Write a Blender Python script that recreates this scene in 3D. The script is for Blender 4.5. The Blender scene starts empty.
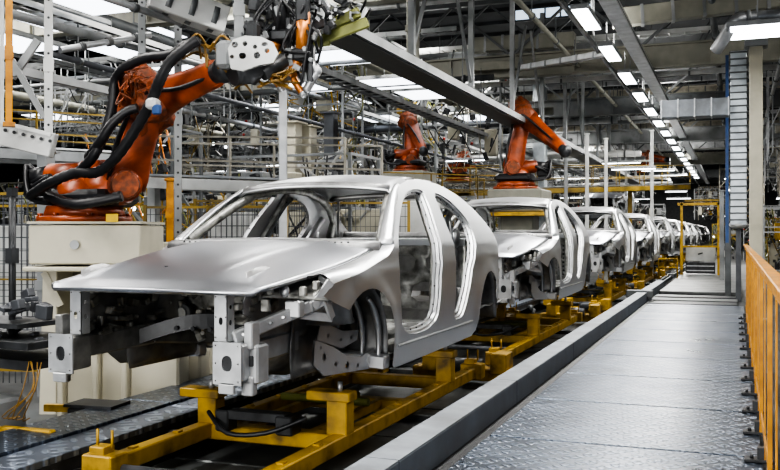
WORLD=.42; EXPO=.2
import bpy, math, random
from mathutils import Vector, Matrix, geometry, noise
R = random.Random(7)
col = bpy.context.scene.collection
SN, CS = 0.3614, 0.9324            # heading of the camera against the line direction (Y)
CAMZ = 1.3
def at(px, py, d):                 # photo pixel and depth -> world point
    u = (px-390)/890.0; s = u*d
    return Vector((s*CS-d*SN, s*SN+d*CS, CAMZ-(py-233)*d/890.0))
def atX(px, py, X):
    u = (px-390)/890.0
    return at(px, py, X/(CS*u-SN))
# ------------------------------------------------------------------ materials
def mat(name, c, rough=.5, metal=0.0, var=.25, scale=6.0, bump=0.0, dirt=None, dscale=2.0, spec=.5, brush=None, rv=.1, det=6):
    m = bpy.data.materials.new(name); m.use_nodes = True
    nt = m.node_tree; N = nt.nodes; L = nt.links
    b = N['Principled BSDF']
    tc = N.new('ShaderNodeTexCoord'); no = N.new('ShaderNodeTexNoise')
    no.inputs['Scale'].default_value = scale; no.inputs['Detail'].default_value = det
    src = tc.outputs['Object']
    if brush:
        mp = N.new('ShaderNodeMapping'); mp.inputs['Scale'].default_value = brush
        L.new(src, mp.inputs['Vector']); L.new(mp.outputs[0], no.inputs['Vector'])
    else: L.new(src, no.inputs['Vector'])
    r = N.new('ShaderNodeValToRGB')
    r.color_ramp.elements[0].position = .3; r.color_ramp.elements[1].position = .7
    r.color_ramp.elements[0].color = tuple(max(0, x*(1-var)) for x in c)+(1,)
    r.color_ramp.elements[1].color = tuple(min(1, x*(1+var*.6)) for x in c)+(1,)
    L.new(no.outputs['Fac'], r.inputs['Fac'])
    out = r.outputs['Color']
    if dirt:
        n2 = N.new('ShaderNodeTexNoise'); n2.inputs['Scale'].default_value = dscale; n2.inputs['Detail'].default_value = 8
        L.new(src, n2.inputs['Vector'])
        r2 = N.new('ShaderNodeValToRGB'); r2.color_ramp.elements[0].position = .45; r2.color_ramp.elements[1].position = .68
        L.new(n2.outputs['Fac'], r2.inputs['Fac'])
        mx = N.new('ShaderNodeMix'); mx.data_type = 'RGBA'
        L.new(r2.outputs['Color'], mx.inputs[0]); L.new(out, mx.inputs[6]); mx.inputs[7].default_value = tuple(dirt)+(1,)
        out = mx.outputs[2]
    L.new(out, b.inputs['Base Color'])
    b.inputs['Metallic'].default_value = metal
    mr = N.new('ShaderNodeMapRange'); mr.inputs['To Min'].default_value = max(.03, rough-rv); mr.inputs['To Max'].default_value = min(1, rough+rv*1.2)
    L.new(no.outputs['Fac'], mr.inputs['Value']); L.new(mr.outputs[0], b.inputs['Roughness'])
    b.inputs['Specular IOR Level'].default_value = spec
    if bump:
        bp = N.new('ShaderNodeBump'); bp.inputs['Strength'].default_value = bump; bp.inputs['Distance'].default_value = .01
        L.new(no.outputs['Fac'], bp.inputs['Height']); L.new(bp.outputs[0], b.inputs['Normal'])
    return m
def emit(name, c, s):
    m = bpy.data.materials.new(name); m.use_nodes = True
    b = m.node_tree.nodes['Principled BSDF']
    b.inputs['Base Color'].default_value = tuple(c)+(1,); b.inputs['Emission Color'].default_value = tuple(c)+(1,)
    b.inputs['Emission Strength'].default_value = s; b.inputs['Roughness'].default_value = .4
    return m
def checker_plate(name, c, sc=38.0, metal=.75, rough=.34, dist=.006):
    m = bpy.data.materials.new(name); m.use_nodes = True
    nt = m.node_tree; N = nt.nodes; L = nt.links; b = N['Principled BSDF']
    tc = N.new('ShaderNodeTexCoord'); mp = N.new('ShaderNodeMapping'); mp.inputs['Rotation'].default_value = (0, 0, math.radians(45))
    mp.inputs['Scale'].default_value = (1, 1, .001)
    L.new(tc.outputs['Object'], mp.inputs['Vector'])
    outs = []
    for k, (sx, sy) in enumerate(((1, 2.6), (2.6, 1))):          # two families of raised lozenges
        m2 = N.new('ShaderNodeMapping'); m2.inputs['Scale'].default_value = (sc*sx/2.6, sc*sy/2.6, .001)
        m2.inputs['Location'].default_value = (.5*k, .5*k, 0)
        L.new(mp.outputs[0], m2.inputs['Vector'])
        v = N.new('ShaderNodeTexVoronoi'); v.inputs['Randomness'].default_value = 0; v.inputs['Scale'].default_value = 1
        L.new(m2.outputs[0], v.inputs['Vector'])
        rr = N.new('ShaderNodeValToRGB'); rr.color_ramp.elements[0].position = .16; rr.color_ramp.elements[0].color = (1, 1, 1, 1)
        rr.color_ramp.elements[1].position = .3; rr.color_ramp.elements[1].color = (0, 0, 0, 1)
        L.new(v.outputs['Distance'], rr.inputs['Fac']); outs.append(rr.outputs['Color'])
    ad = N.new('ShaderNodeMath'); ad.operation = 'MAXIMUM'; L.new(outs[0], ad.inputs[0]); L.new(outs[1], ad.inputs[1])
    bp = N.new('ShaderNodeBump'); bp.inputs['Strength'].default_value = .8; bp.inputs['Distance'].default_value = dist
    L.new(ad.outputs[0], bp.inputs['Height']); L.new(bp.outputs[0], b.inputs['Normal'])
    no = N.new('ShaderNodeTexNoise'); no.inputs['Scale'].default_value = 1.7; no.inputs['Detail'].default_value = 9
    L.new(tc.outputs['Object'], no.inputs['Vector'])
    r = N.new('ShaderNodeValToRGB'); r.color_ramp.elements[0].position = .3; r.color_ramp.elements[1].position = .68
    r.color_ramp.elements[0].color = tuple(x*.6 for x in c)+(1,); r.color_ramp.elements[1].color = tuple(c)+(1,)
    L.new(no.outputs['Fac'], r.inputs['Fac'])
    mx = N.new('ShaderNodeMix'); mx.data_type = 'RGBA'; L.new(ad.outputs[0], mx.inputs[0]); L.new(r.outputs[0], mx.inputs[6])
    mx.inputs[7].default_value = tuple(min(1, x*1.7) for x in c)+(1,)
    L.new(mx.outputs[2], b.inputs['Base Color'])
    mr = N.new('ShaderNodeMapRange'); mr.inputs['To Min'].default_value = rough-.08; mr.inputs['To Max'].default_value = rough+.2
    L.new(no.outputs['Fac'], mr.inputs['Value']); L.new(mr.outputs[0], b.inputs['Roughness'])
    b.inputs['Metallic'].default_value = metal
    return m
M = dict(
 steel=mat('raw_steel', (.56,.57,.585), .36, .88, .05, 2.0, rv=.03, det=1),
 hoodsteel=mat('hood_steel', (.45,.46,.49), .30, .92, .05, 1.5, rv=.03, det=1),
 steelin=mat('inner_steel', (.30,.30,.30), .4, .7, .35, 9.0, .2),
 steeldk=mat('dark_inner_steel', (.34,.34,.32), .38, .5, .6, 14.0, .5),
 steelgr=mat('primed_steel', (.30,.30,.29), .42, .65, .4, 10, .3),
 platest=mat('stamped_bracket', (.50,.51,.52), .38, .6, .2, 9, .1),
 bed=mat('worn_bed', (.15,.16,.16), .4, .4, .5, 4, dirt=(.05,.05,.05)),
 hose2=mat('ochre_cable', (.20,.11,.018), .5, 0, .4, 5),
 muted=mat('muted_ochre_paint', (.30,.20,.03), .5, .1, .4, 4, dirt=(.08,.06,.02)),
 warm=mat('warm_grey_steel', (.33,.31,.26), .42, .5, .35, 6),
 stamp=mat('oily_bracket', (.30,.295,.27), .35, .6, .6, 16, .3),
 galv=mat('galvanised', (.45,.46,.47), .4, .7, .3, 5.0),
 plate=checker_plate('walkway_plate', (.095,.115,.148), 20, metal=.8, rough=.27, dist=.006),
 plate2=checker_plate('side_walkway_plate', (.17,.195,.24), 12, .7, .34, .008),
 plainpl=mat('plain_plate', (.27,.29,.33), .38, .6, .3, 3.0, dirt=(.10,.11,.13)),
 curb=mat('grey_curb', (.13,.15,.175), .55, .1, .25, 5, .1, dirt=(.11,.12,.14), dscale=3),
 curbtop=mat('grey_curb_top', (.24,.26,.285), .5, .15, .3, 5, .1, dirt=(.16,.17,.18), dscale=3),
 floor=mat('dark_factory_floor', (.075,.078,.08), .45, .1, .5, 3, dirt=(.03,.03,.03)),
 yellow=mat('mustard_paint', (.56,.34,.025), .42, .1, .3, 5, dirt=(.16,.10,.02), dscale=5),
 rail=mat('orange_yellow_paint', (.56,.25,.012), .42, .1, .25, 4, dirt=(.30,.12,.02), dscale=7),
 orange=mat('robot_orange', (.36,.068,.014), .36, .1, .4, 5, dirt=(.12,.026,.01), dscale=4),
 rusty=mat('dusty_orange', (.30,.07,.02), .55, .05, .5, 22, .5, dirt=(.10,.04,.02), dscale=14),
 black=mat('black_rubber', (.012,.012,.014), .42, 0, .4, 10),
 dark=mat('dark_metal', (.045,.047,.05), .45, .4, .5, 8),
 dgrey=mat('charcoal_paint', (.085,.09,.10), .45, .3, .4, 4),
 cream=mat('cream_paint', (.50,.47,.37), .5, 0, .12, 2, dirt=(.36,.34,.27), dscale=2),
 white=mat('white_paint', (.55,.56,.55), .45, .1, .2, 4, dirt=(.3,.3,.29)),
 lgrey=mat('light_grey_paint', (.30,.31,.315), .45, .3, .3, 4, dirt=(.13,.14,.14)),
 mgrey=mat('mid_grey_paint', (.12,.13,.135), .5, .3, .35, 4, dirt=(.1,.1,.1)),
 beige=mat('beige_beam_paint', (.24,.235,.195), .5, .05, .25, 3, dirt=(.18,.18,.15)),
 roof=mat('roof_deck', (.035,.038,.042), .7, .1, .5, 2),
 blue=mat('blue_paint', (.03,.08,.22), .45, 0, .3, 4),
 green=mat('olive_paint', (.16,.17,.04), .5, .1, .4, 6),
 red=mat('red_paint', (.40,.03,.02), .45, 0, .3, 5),
 copper=mat('copper_orange', (.6,.22,.05), .35, .5, .3, 9),
 screen=mat('smoked_glass', (.02,.025,.03), .12, 0, .2, 3),
 ductm=mat('spiral_duct', (.50,.54,.57), .35, .75, .35, 2.5, dirt=(.28,.31,.34), dscale=3),
 lamp=emit('lamp_diffuser', (.93,.97,1), 7.0),
 sky=emit('roof_glazing', (.6,.72,.85), 1.1),
 sky2=emit('ceiling_panel_diffuser', (.88,.93,1), 3.0),
 ylabel=mat('yellow_sticker', (.75,.5,.03), .5),
)
# ------------------------------------------------------------------ mesh builder
class MB:
    def __init__(s): s.v = []; s.f = []; s.sm = []
    def add(s, vs, fs, smooth=False):
        n = len(s.v); s.v += [tuple(v) for v in vs]; s.f += [tuple(i+n for i in f) for f in fs]; s.sm += [smooth]*len(fs); return s
    def box(s, c, d, rot=None, taper=1.0, bev=0.0):
        x, y, z = d[0]/2, d[1]/2, d[2]/2
        if bev > 0:
            b = min(bev, x*.9, y*.9)
            prof = [(-x+b,-y),(x-b,-y),(x,-y+b),(x,y-b),(x-b,y),(-x+b,y),(-x,y-b),(-x,-y+b)]
            bz = min(bev, z*.9); vs = []
            for zz, k in ((-z, 1), (-z+bz, 0), (z-bz, 0), (z, 1)):
                t = taper if zz > 0 else 1
                for (a, q) in prof:
                    sx = (x-bev)/x if k and x > bev else 1; sy = (y-bev)/y if k and y > bev else 1
                    vs.append((a*sx*t, q*sy*t, zz))
            fs = [tuple(range(7, -1, -1)), tuple(range(24, 32))]
            for l in range(3):
                for i in range(8): j = (i+1) % 8; fs.append((l*8+i, l*8+j, l*8+8+j, l*8+8+i))
        else:
            t = taper
            vs = [(-x,-y,-z),(x,-y,-z),(x,y,-z),(-x,y,-z),(-x*t,-y*t,z),(x*t,-y*t,z),(x*t,y*t,z),(-x*t,y*t,z)]
            fs = [(3,2,1,0),(4,5,6,7),(0,1,5,4),(1,2,6,5),(2,3,7,6),(3,0,4,7)]
        vs = [Vector(v) for v in vs]
        if rot is not None: vs = [rot @ v for v in vs]
        c = Vector(c); return s.add([v+c for v in vs], fs)
    def bar(s, p, q, w, h, bev=0.0, up=(0,0,1)):
        p, q = Vector(p), Vector(q); d = q-p; L = d.length
        if L < 1e-6: return s
        z = d.normalized(); u = Vector(up)
        if abs(z.dot(u)) > .97: u = Vector((1,0,0))
        x = u.cross(z).normalized(); y = z.cross(x)
        rot = Matrix((x, y, z)).transposed()
        return s.box((p+q)/2, (w, h, L), rot, bev=bev)
    def tube(s, pts, r, n=8, smooth=True, cap=True):
        pts = [Vector(p) for p in pts]; k = len(pts)
        if k < 2: return s
        rs = r if isinstance(r, (list, tuple)) else [r]*k
        t0 = (pts[1]-pts[0]).normalized(); ref = Vector((0,0,1)) if abs(t0.z) < .9 else Vector((1,0,0))
        x = ref.cross(t0).normalized(); vs = []
        for i, p in enumerate(pts):
            t = (pts[min(i+1, k-1)]-pts[max(i-1, 0)]).normalized()
            x = (x-t*x.dot(t)).normalized(); y = t.cross(x)
            for j in range(n):
                a = 2*math.pi*j/n; vs.append(p+(x*math.cos(a)+y*math.sin(a))*rs[i])
        fs = []
        for i in range(k-1):
            for j in range(n): j2 = (j+1) % n; fs.append((i*n+j, i*n+j2, (i+1)*n+j2, (i+1)*n+j))
        s.add(vs, fs, smooth)
        if cap:
            m = len(s.v)-len(vs); s.f += [tuple(m+j for j in range(n-1, -1, -1)), tuple(m+(k-1)*n+j for j in range(n))]; s.sm += [False, False]
        return s
    def cyl(s, p, q, r, n=14, r2=None): return s.tube([p, q], [r, r if r2 is None else r2], n)
    def ball(s, c, r, n=10, m=7, sc=(1,1,1), jit=0, seed=0):
        c = Vector(c); vs = []
        for i in range(m+1):
            th = math.pi*i/m
            for j in range(n):
                a = 2*math.pi*j/n; d = Vector((math.sin(th)*math.cos(a), math.sin(th)*math.sin(a), math.cos(th)))
                k = 1+jit*noise.noise(d*2.3+Vector((seed, 0, 0))); vs.append(c+Vector((d.x*sc[0], d.y*sc[1], d.z*sc[2]))*r*k)
        fs = [(i*n+j, (i+1)*n+j, (i+1)*n+(j+1) % n, i*n+(j+1) % n) for i in range(m) for j in range(n)]
        return s.add(vs, fs, True)
    def loft(s, rings, smooth=True, cap=True):
        n = len(rings[0]); vs = [v for r in rings for v in r]; fs = []
        for i in range(len(rings)-1):
            for j in range(n): j2 = (j+1) % n; fs.append((i*n+j, i*n+j2, (i+1)*n+j2, (i+1)*n+j))
        s.add(vs, fs, smooth)
        if cap:
            m = len(s.v)-len(vs); k = len(rings)-1
            s.f += [tuple(m+j for j in range(n-1, -1, -1)), tuple(m+k*n+j for j in range(n))]; s.sm += [False, False]
        return s
    def strip(s, la, lb, closed=True, smooth=False):
        n = len(la); fs = [(i, (i+1) % n, n+(i+1) % n, n+i) for i in range(n if closed else n-1)]
        return s.add(list(la)+list(lb), fs, smooth)
    def grid(s, fn, us, vs_, smooth=True, flip=False):
        vs = [fn(u, v) for v in vs_ for u in us]; n = len(us); fs = []
        for j in range(len(vs_)-1):
            for i in range(n-1):
                f = (j*n+i, j*n+i+1, (j+1)*n+i+1, (j+1)*n+i); fs.append(f[::-1] if flip else f)
        return s.add(vs, fs, smooth)
    def mirror(s):                                   # mirrored copy about x = 0
        m = MB(); m.v = [(-x, y, z) for (x, y, z) in s.v]; m.f = [f[::-1] for f in s.f]; m.sm = list(s.sm); return m
    def build(s, name, m, parent=None, solid=0, bevel=0, loc=None):
        me = bpy.data.meshes.new(name); me.from_pydata(s.v, [], s.f); me.validate(clean_customdata=False)
        if len(me.polygons) == len(s.sm): me.polygons.foreach_set('use_smooth', s.sm)
        me.materials.append(m); me.update()
        o = bpy.data.objects.new(name, me); col.objects.link(o)
        if parent is not None: o.parent = parent
        if loc is not None: o.location = loc
        if solid:
            md = o.modifiers.new('solid', 'SOLIDIFY'); md.thickness = solid; md.offset = -1
        if bevel:
            md = o.modifiers.new('bevel', 'BEVEL'); md.width = bevel; md.segments = 2; md.limit_method = 'ANGLE'
        return o
def arc(c, r, a0, a1, n):
    return [(c[0]+r*math.cos(math.radians(a0+(a1-a0)*i/n)), c[1]+r*math.sin(math.radians(a0+(a1-a0)*i/n))) for i in range(n+1)]
def smooth_path(pts, n=6):
    pts = [Vector(p) for p in pts]; out = []
    for i in range(len(pts)-1):
        p0 = pts[max(i-1, 0)]; p1 = pts[i]; p2 = pts[i+1]; p3 = pts[min(i+2, len(pts)-1)]
        for k in range(n):
            t = k/n; out.append(.5*((2*p1)+(p2-p0)*t+(2*p0-5*p1+4*p2-p3)*t*t+(3*p1-p0-3*p2+p3)*t**3))
    out.append(pts[-1]); return out
def inside(p, poly):
    x, y = p; c = False; n = len(poly); j = n-1
    for i in range(n):
        xi, yi = poly[i]; xj, yj = poly[j]
        if (yi > y) != (yj > y) and x < (xj-xi)*(y-yi)/(yj-yi)+xi: c = not c
        j = i
    return c
def sheet(outer, holes=(), step=.07):                # triangulated 2-D plate with holes and inner points
    vs = []; es = []
    for lp in [outer]+list(holes):
        n0 = len(vs); vs += [Vector(p) for p in lp]; es += [(n0+i, n0+(i+1) % len(lp)) for i in range(len(lp))]
    def near(p):
        for lp in [outer]+list(holes):
            for q in lp:
                if (q[0]-p[0])**2+(q[1]-p[1])**2 < (step*.35)**2: return True
        return False
    xs = [p[0] for p in outer]; ys = [p[1] for p in outer]
    if step:
        y = min(ys)+step/2; k = 0
        while y < max(ys):
            x = min(xs)+step/2+(step/2 if k % 2 else 0)
            while x < max(xs):
                if inside((x, y), outer) and not any(inside((x, y), h) for h in holes) and not near((x, y)): vs.append(Vector((x, y)))
                x += step
            y += step; k += 1
    r = geometry.delaunay_2d_cdt(vs, es, [], 0, 1e-5)
    out = []
    for f in r[2]:
        c = sum((r[0][i] for i in f), Vector((0, 0)))/len(f)
        if inside(c, outer) and not any(inside(c, h) for h in holes): out.append(tuple(f))
    return [tuple(v) for v in r[0]], out
def resample(lp, step=.04, closed=True):
    out = []; n = len(lp)
    for i in range(n if closed else n-1):
        a = Vector(lp[i]); b = Vector(lp[(i+1) % n]); k = max(1, int((b-a).length/step))
        out += [tuple(a.lerp(b, t/k)) for t in range(k)]
    return out
def roundloop(lp, it=2):
    for _ in range(it):
        o = []
        for i in range(len(lp)):
            a = Vector(lp[i]); b = Vector(lp[(i+1) % len(lp)]); o += [tuple(a.lerp(b, .25)), tuple(a.lerp(b, .75))]
        lp = o
    return lp
def shrink(lp, d):
    n = len(lp); A = sum(lp[i][0]*lp[(i+1) % n][1]-lp[(i+1) % n][0]*lp[i][1] for i in range(n)); sg = 1 if A > 0 else -1; out = []
    for i in range(n):
        a = Vector(lp[i-2]); b = Vector(lp[(i+2) % n]); t = (b-a)
        t = t.normalized() if t.length > 1e-9 else Vector((1, 0))
        out.append((lp[i][0]-t.y*d*sg, lp[i][1]+t.x*d*sg))
    return out
# ------------------------------------------------------------------ naming
def tag(o, label=None, cat=None, group=None, kind=None):
    if label: o['label'] = label
    if cat: o['category'] = cat
    if group: o['group'] = group
    if kind: o['kind'] = kind
    return o
def empty(name, loc=(0,0,0), rz=0, label=None, cat=None, group=None):
    o = bpy.data.objects.new(name, None); col.objects.link(o); o.location = loc; o.rotation_euler = (0, 0, rz)
    return tag(o, label, cat, group)
def struct(o): return tag(o, kind='structure')
KIDS = {}
def copy_tree(o, parent=None):
    c = o.copy(); col.objects.link(c)
    if parent is not None: c.parent = parent; c.matrix_parent_inverse = o.matrix_parent_inverse
    for ch in [x for x in ALLOBJ() if x.parent == o]: copy_tree(ch, c)
    return c
def ALLOBJ(): return list(bpy.data.objects)
def dup(o, loc=None, rz=None, label=None, sc=None, group=None):
    tree = {}
    for x in bpy.data.objects:
        if x.parent is not None: tree.setdefault(x.parent, []).append(x)
    def cp(a, par):
        c = a.copy(); col.objects.link(c)
        if par is not None: c.parent = par
        for ch in tree.get(a, []): cp(ch, c)
        return c
    c = cp(o, None)
    if loc is not None: c.location = loc
    if rz is not None: c.rotation_euler = (0, 0, rz)
    if label: c['label'] = label
    if group: c['group'] = group
    if sc: c.scale = sc if isinstance(sc, tuple) else (sc,)*3
    return c
ORD = ['nearest','second nearest','third nearest','fourth nearest','fifth','sixth','seventh','eighth','ninth','tenth','eleventh','twelfth','thirteenth','fourteenth','fifteenth','sixteenth','seventeenth','eighteenth','nineteenth','twentieth']
# ------------------------------------------------------------------ camera
cam = bpy.data.cameras.new('camera'); cam.sensor_width = 36; cam.lens = 36*890/780; cam.shift_y = -2/780; cam.clip_end = 400
co = bpy.data.objects.new('camera', cam); col.objects.link(co)
co.location = (0, 0, CAMZ); co.rotation_euler = (math.pi/2, 0, math.atan2(SN, CS)); bpy.context.scene.camera = co
# ------------------------------------------------------------------ setting
FZ = -.35
struct(MB().box((-15, 45, FZ-.1), (70, 110, .2)).build('floor', M['floor']))
b = MB(); b.box((-15, 45, 9.1), (70, 110, .2))
for i in range(60): b.box((-15, -8+i*1.8, 8.94), (70, .12, .12))
struct(b.build('ceiling', M['roof']))
struct(MB().box((-15, 99.9, 4), (70, .2, 10)).build('wall_back', M['mgrey']))
struct(MB().box((-49.9, 45, 4), (.2, 110, 10)).build('wall_left', M['dgrey']))
struct(MB().box((19.9, 55, 4), (.2, 90, 10)).build('wall_right', M['dgrey']))
# ------------------------------------------------------------------ the car body
def lerp_tab(t, y):
    if y <= t[0][0]: return t[0][1]
    for (a, b_), (c, d) in zip(t, t[1:]):
        if y <= c:
            i = t.index((a, b_)); h = c-a; k = (y-a)/h
            m0 = (d-t[i-1][1])/(c-t[i-1][0]) if i > 0 else (d-b_)/h
            m1 = (t[i+2][1]-b_)/(t[i+2][0]-a) if i+2 < len(t) else (d-b_)/h
            return (2*k**3-3*k*k+1)*b_+(k**3-2*k*k+k)*h*m0+(3*k*k-2*k**3)*d+(k**3-k*k)*h*m1
    return t[-1][1]
WT = [(-.1,.69),(.1,.745),(.3,.79),(.63,.85),(1.0,.885),(1.5,.895),(2.5,.90),(3.3,.895),(3.7,.88),(4.2,.83),(4.6,.73)]
def xs(y, z):
    w = lerp_tab(WT, y)
    if z < .62: w -= .035*((.62-z)/.44)**2
    if z > .62: w -= .018*(min(z, .95)-.62)/.33
    if z > .95: w -= (z-.95)*.40+(z-.95)**2*.28
    # flare round the wheel arches and a soft shoulder line
    for cy in (.99, 3.69):
        r = math.hypot(y-cy, z-.34)
        w += .018*math.exp(-((r-.385)/.075)**2)
    w += .010*math.exp(-((z-.80-.02*(y-1))/.05)**2)*(1 if y > .8 else 0)
    return w
SIDE = ([(.60,.765),(.8,.80),(1.05,.85),(1.31,.905),(1.44,.975),(1.6,1.10),(1.8,1.24),(2.0,1.355),(2.12,1.405),(2.35,1.455),(2.62,1.478),(2.9,1.475),
         (3.2,1.445),(3.5,1.38),(3.8,1.275),(4.05,1.155),(4.25,1.06),(4.42,1.0),(4.54,.95),(4.58,.8),(4.52,.6),(4.42,.42),(4.15,.34)]
        + arc((3.69,.34), .37, 0, 180, 16) + [(3.27,.22),(3.2,.18),(1.45,.165),(1.38,.2)] + arc((.99,.34), .375, 0, 135, 14) + [(.50,.70)])
SIDE = resample(SIDE, .04)
HF = [(1.55,.35),(1.49,.6),(1.465,.90),(1.56,1.03),(1.8,1.19),(2.06,1.325),(2.3,1.382),(2.55,1.392),(2.57,1.35),(2.45,1.15),(2.36,.95),(2.30,.6),(2.22,.36)]
HR = [(2.62,.37),(2.67,.6),(2.67,.95),(2.70,1.15),(2.775,1.37),(2.95,1.378),(3.17,1.315),(3.34,1.2),(3.38,1.08),(3.28,.93),(3.15,.75),(3.02,.56),(2.90,.40),(2.82,.365)]
HF = resample(roundloop(HF, 2), .05); HR = resample(roundloop(HR, 2), .05)
def hw(y): return lerp_tab([(-.05,.64),(0,.665),(.08,.69),(.4,.72),(.8,.74),(1.31,.76),(1.4,.762)], y)
def he(y): return lerp_tab([(-.05,.752),(.08,.765),(.4,.80),(.8,.843),(1.1,.892),(1.4,.955)], y)
def side_panel():
    vs, fs = sheet(SIDE, [HF, HR], .05)
    m = MB(); m.add([(xs(y, z), y, z) for (y, z) in vs], fs, True)
    # orient faces outward
    f2 = []
    for f in m.f:
        a, b_, c = [Vector(m.v[i]) for i in f[:3]]
        f2.append(f if (b_-a).cross(c-a).x > 0 else f[::-1])
    m.f = f2; return m
def side_normals(o, sgn):
    ns = []
    for v in o.data.vertices:
        y, z = v.co.y, v.co.z; e = .02
        ns.append(Vector((sgn, -(xs(y+e,z)-xs(y-e,z))/(2*e), -(xs(y,z+e)-xs(y,z-e))/(2*e))).normalized())
    o.data.normals_split_custom_set_from_vertices(ns)
def door_ring(H, dx):
    m = MB()
    l0 = [(xs(y, z), y, z) for y, z in H]
    l1 = [(xs(y, z)-.014, y, z) for y, z in shrink(H, .003)]
    s2 = shrink(H, .020); l2 = [(xs(y, z)-.018, y, z) for y, z in s2]
    l3 = [(xs(y, z)-.040, y, z) for y, z in shrink(H, .023)]
    s4 = shrink(H, .040); l4 = [(xs(y, z)-.043, y, z) for y, z in s4]
    l5 = [(xs(y, z)-.062, y, z) for y, z in s4]
    for a, b_ in ((l0, l1), (l1, l2), (l2, l3), (l3, l4), (l4, l5)): m.strip(a, b_)
    return m
def slotplate(w, h, hole, hw, hh, cx=0, cz=0, dots=True):   # plate in x-z with an oval hole and bolt holes
    o = roundloop([(-w/2,-h/2),(w/2,-h/2),(w/2,h/2),(-w/2,h/2)], 0)
    hs = [roundloop([(hole[0]-hw,hole[1]-hh),(hole[0]+hw,hole[1]-hh),(hole[0]+hw,hole[1]+hh),(hole[0]-hw,hole[1]+hh)], 2)]
    if dots:
        for sx in (-1, 1):
            for k in (-.42, 0, .42):
                c = (sx*w*.40, k*h); hs.append(arc(c, .005, 0, 315, 7))
    vs, fs = sheet(o, hs, 0)
    return vs, fs
def mk_car(name, label):
    car = empty(name, (0,0,0), 0, label, 'car body', 'bare car bodies on the assembly line')
    P = side_panel()
    for sgn in (1, -1):
        p = P if sgn > 0 else P.mirror()
        sp = p.build('side_panel', M['steel'], car); side_normals(sp, sgn)
        for H in (HF, HR):
            r = door_ring(H, 0); r = r if sgn > 0 else r.mirror()
            q = MB(); S_ = shrink(H, .030)
            for i in range(0, len(S_), 2):
                y, z = S_[i]; q.cyl((xs(y,z)-.045, y-.012, z), (xs(y,z)-.036, y-.012, z), .0065, 6)
            q = q if sgn > 0 else q.mirror(); tag(q.build('flange_hole', M['dark'], sp), kind='stuff')
            r.build('door_frame_flange', M['platest'], sp)
        q = MB(); ys_ = [.60+.04*i for i in range(22)]
        TOP = [(.60,.765),(.8,.80),(1.05,.85),(1.31,.905),(1.44,.975)]
        def ftop(y, t):
            zt = lerp_tab(TOP, y); xo = xs(y, zt); xi = hw(min(y, 1.38))+.013; zi = he(min(y, 1.38))+.012*0
            if y > 1.38: zi += (y-1.38)*.5
            return (xo+(xi-xo)*t, y, zt+(zi-zt)*(1-(1-t)**2.2)) 
        q.grid(ftop, ys_, [0,.15,.3,.45,.6,.75,.9,1])
        q.add([(xs(.60,.765), .60, .765), (hw(.6)+.006, .60, he(.6)), (hw(.6)+.006, .61, he(.6)-.04), (xs(.6,.765)-.01, .605, .72)], [(0,1,2,3)])
        q = q if sgn > 0 else q.mirror(); q.build('fender_top', M['steel'], sp)
        q = MB(); q.tube([((hw(y)+.006), y, he(y)-.008) for y in [.5+.04*i for i in range(23)]], .010, 6)
        q = q if sgn > 0 else q.mirror(); q.build('hood_shut_line', M['black'], sp)
        q = MB()
        PIL = [(1.44,.975),(1.6,1.10),(1.8,1.24),(2.0,1.355),(2.12,1.405)]
        q.grid(lambda y, t: (xs(y, lerp_tab(PIL, y))-(.11-.075*(y-1.44)/.68)*t, y-.03*t*(2-t), lerp_tab(PIL, y)+.012*math.sin(t*3.14)), [1.44+.68*i/14 for i in range(15)], [0,.2,.5,.8,1])
        q = q if sgn > 0 else q.mirror(); q.build('windshield_pillar_face', M['steel'], sp, solid=.02)
        # sill step ridge + inner roof rail + B pillar inner box
        q = MB()
        q.tube([(xs(y, .31)+.001, y, .31) for y in [1.46+.1*i for i in range(18)]], .011, 6)
        q = q if sgn > 0 else q.mirror(); q.build('sill_ridge', M['steel'], sp)
        q = MB()
        q.tube([(xs(y, z)-.11, y, z) for y, z in [(1.5,1.0),(1.7,1.13),(1.9,1.25),(2.1,1.345),(2.35,1.395),(2.65,1.41),(2.95,1.40),(3.25,1.35),(3.5,1.27),(3.7,1.15),(3.75,1.0)]], .035, 6, True)
        q.bar((xs(2.45,.4)-.09, 2.43, .3), (xs(2.5,.95)-.09, 2.51, .95), .17, .05, .01)
        q.bar((xs(2.5,.95)-.09, 2.51, .93), (xs(2.67,1.38)-.08, 2.66, 1.40), .09, .04, .01)
        q.bar((.76, 1.45, .26), (.76, 3.3, .26), .09, .12, .01)
        q = q if sgn > 0 else q.mirror(); q.build('inner_pillar_frame', M['steeldk'], car)
        # frame rail, crash plate, posts
        q = MB()
        q.bar((.53*sgn, .03, .41), (.50*sgn, .75, .42), .085, .13, .012)
        q.bar((.49*sgn, .72, .42), (.45*sgn, 1.45, .33), .085, .12, .012)
        q.box((.535*sgn, .095, .385), (.15, .15, .19), bev=.01); q.box((.61*sgn, .15, .37), (.09, .12, .20), bev=.01); q.box((.60*sgn, .10, .26), (.07, .05, .10), bev=.006); q.box((.61*sgn,.11,.52),(.05,.08,.14),bev=.006)
        for k in range(4): q.cyl((.60*sgn, .088, .32+.035*k), (.60*sgn, .08, .32+.035*k), .009, 8)
        rl = q.build('frame_rail', M['steelgr' if sgn < 0 else 'platest'], car)
        vs, fs = slotplate(.165, .215, (0, .0), .030, .040)
        q = MB(); q.add([(x+.53*sgn, .0, z+.385) for x, z in vs], [f for f in fs], False)
        q.build('crash_plate', M['platest'], rl, solid=.008)
        q = MB(); q.box((.53*sgn, .014, .385), (.065, .012, .09)); q.build('crash_plate_socket', M['dark'], rl)
        MB().box((.615*sgn, .088, .39), (.035, .012, .055), bev=.004).build('bracket_slot', M['dark'], rl)
        q = MB(); q.box((.53*sgn, .0, .255), (.09, .02, .05), bev=.004); q.box((.53*sgn, .03, .275), (.08, .06, .02))
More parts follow.
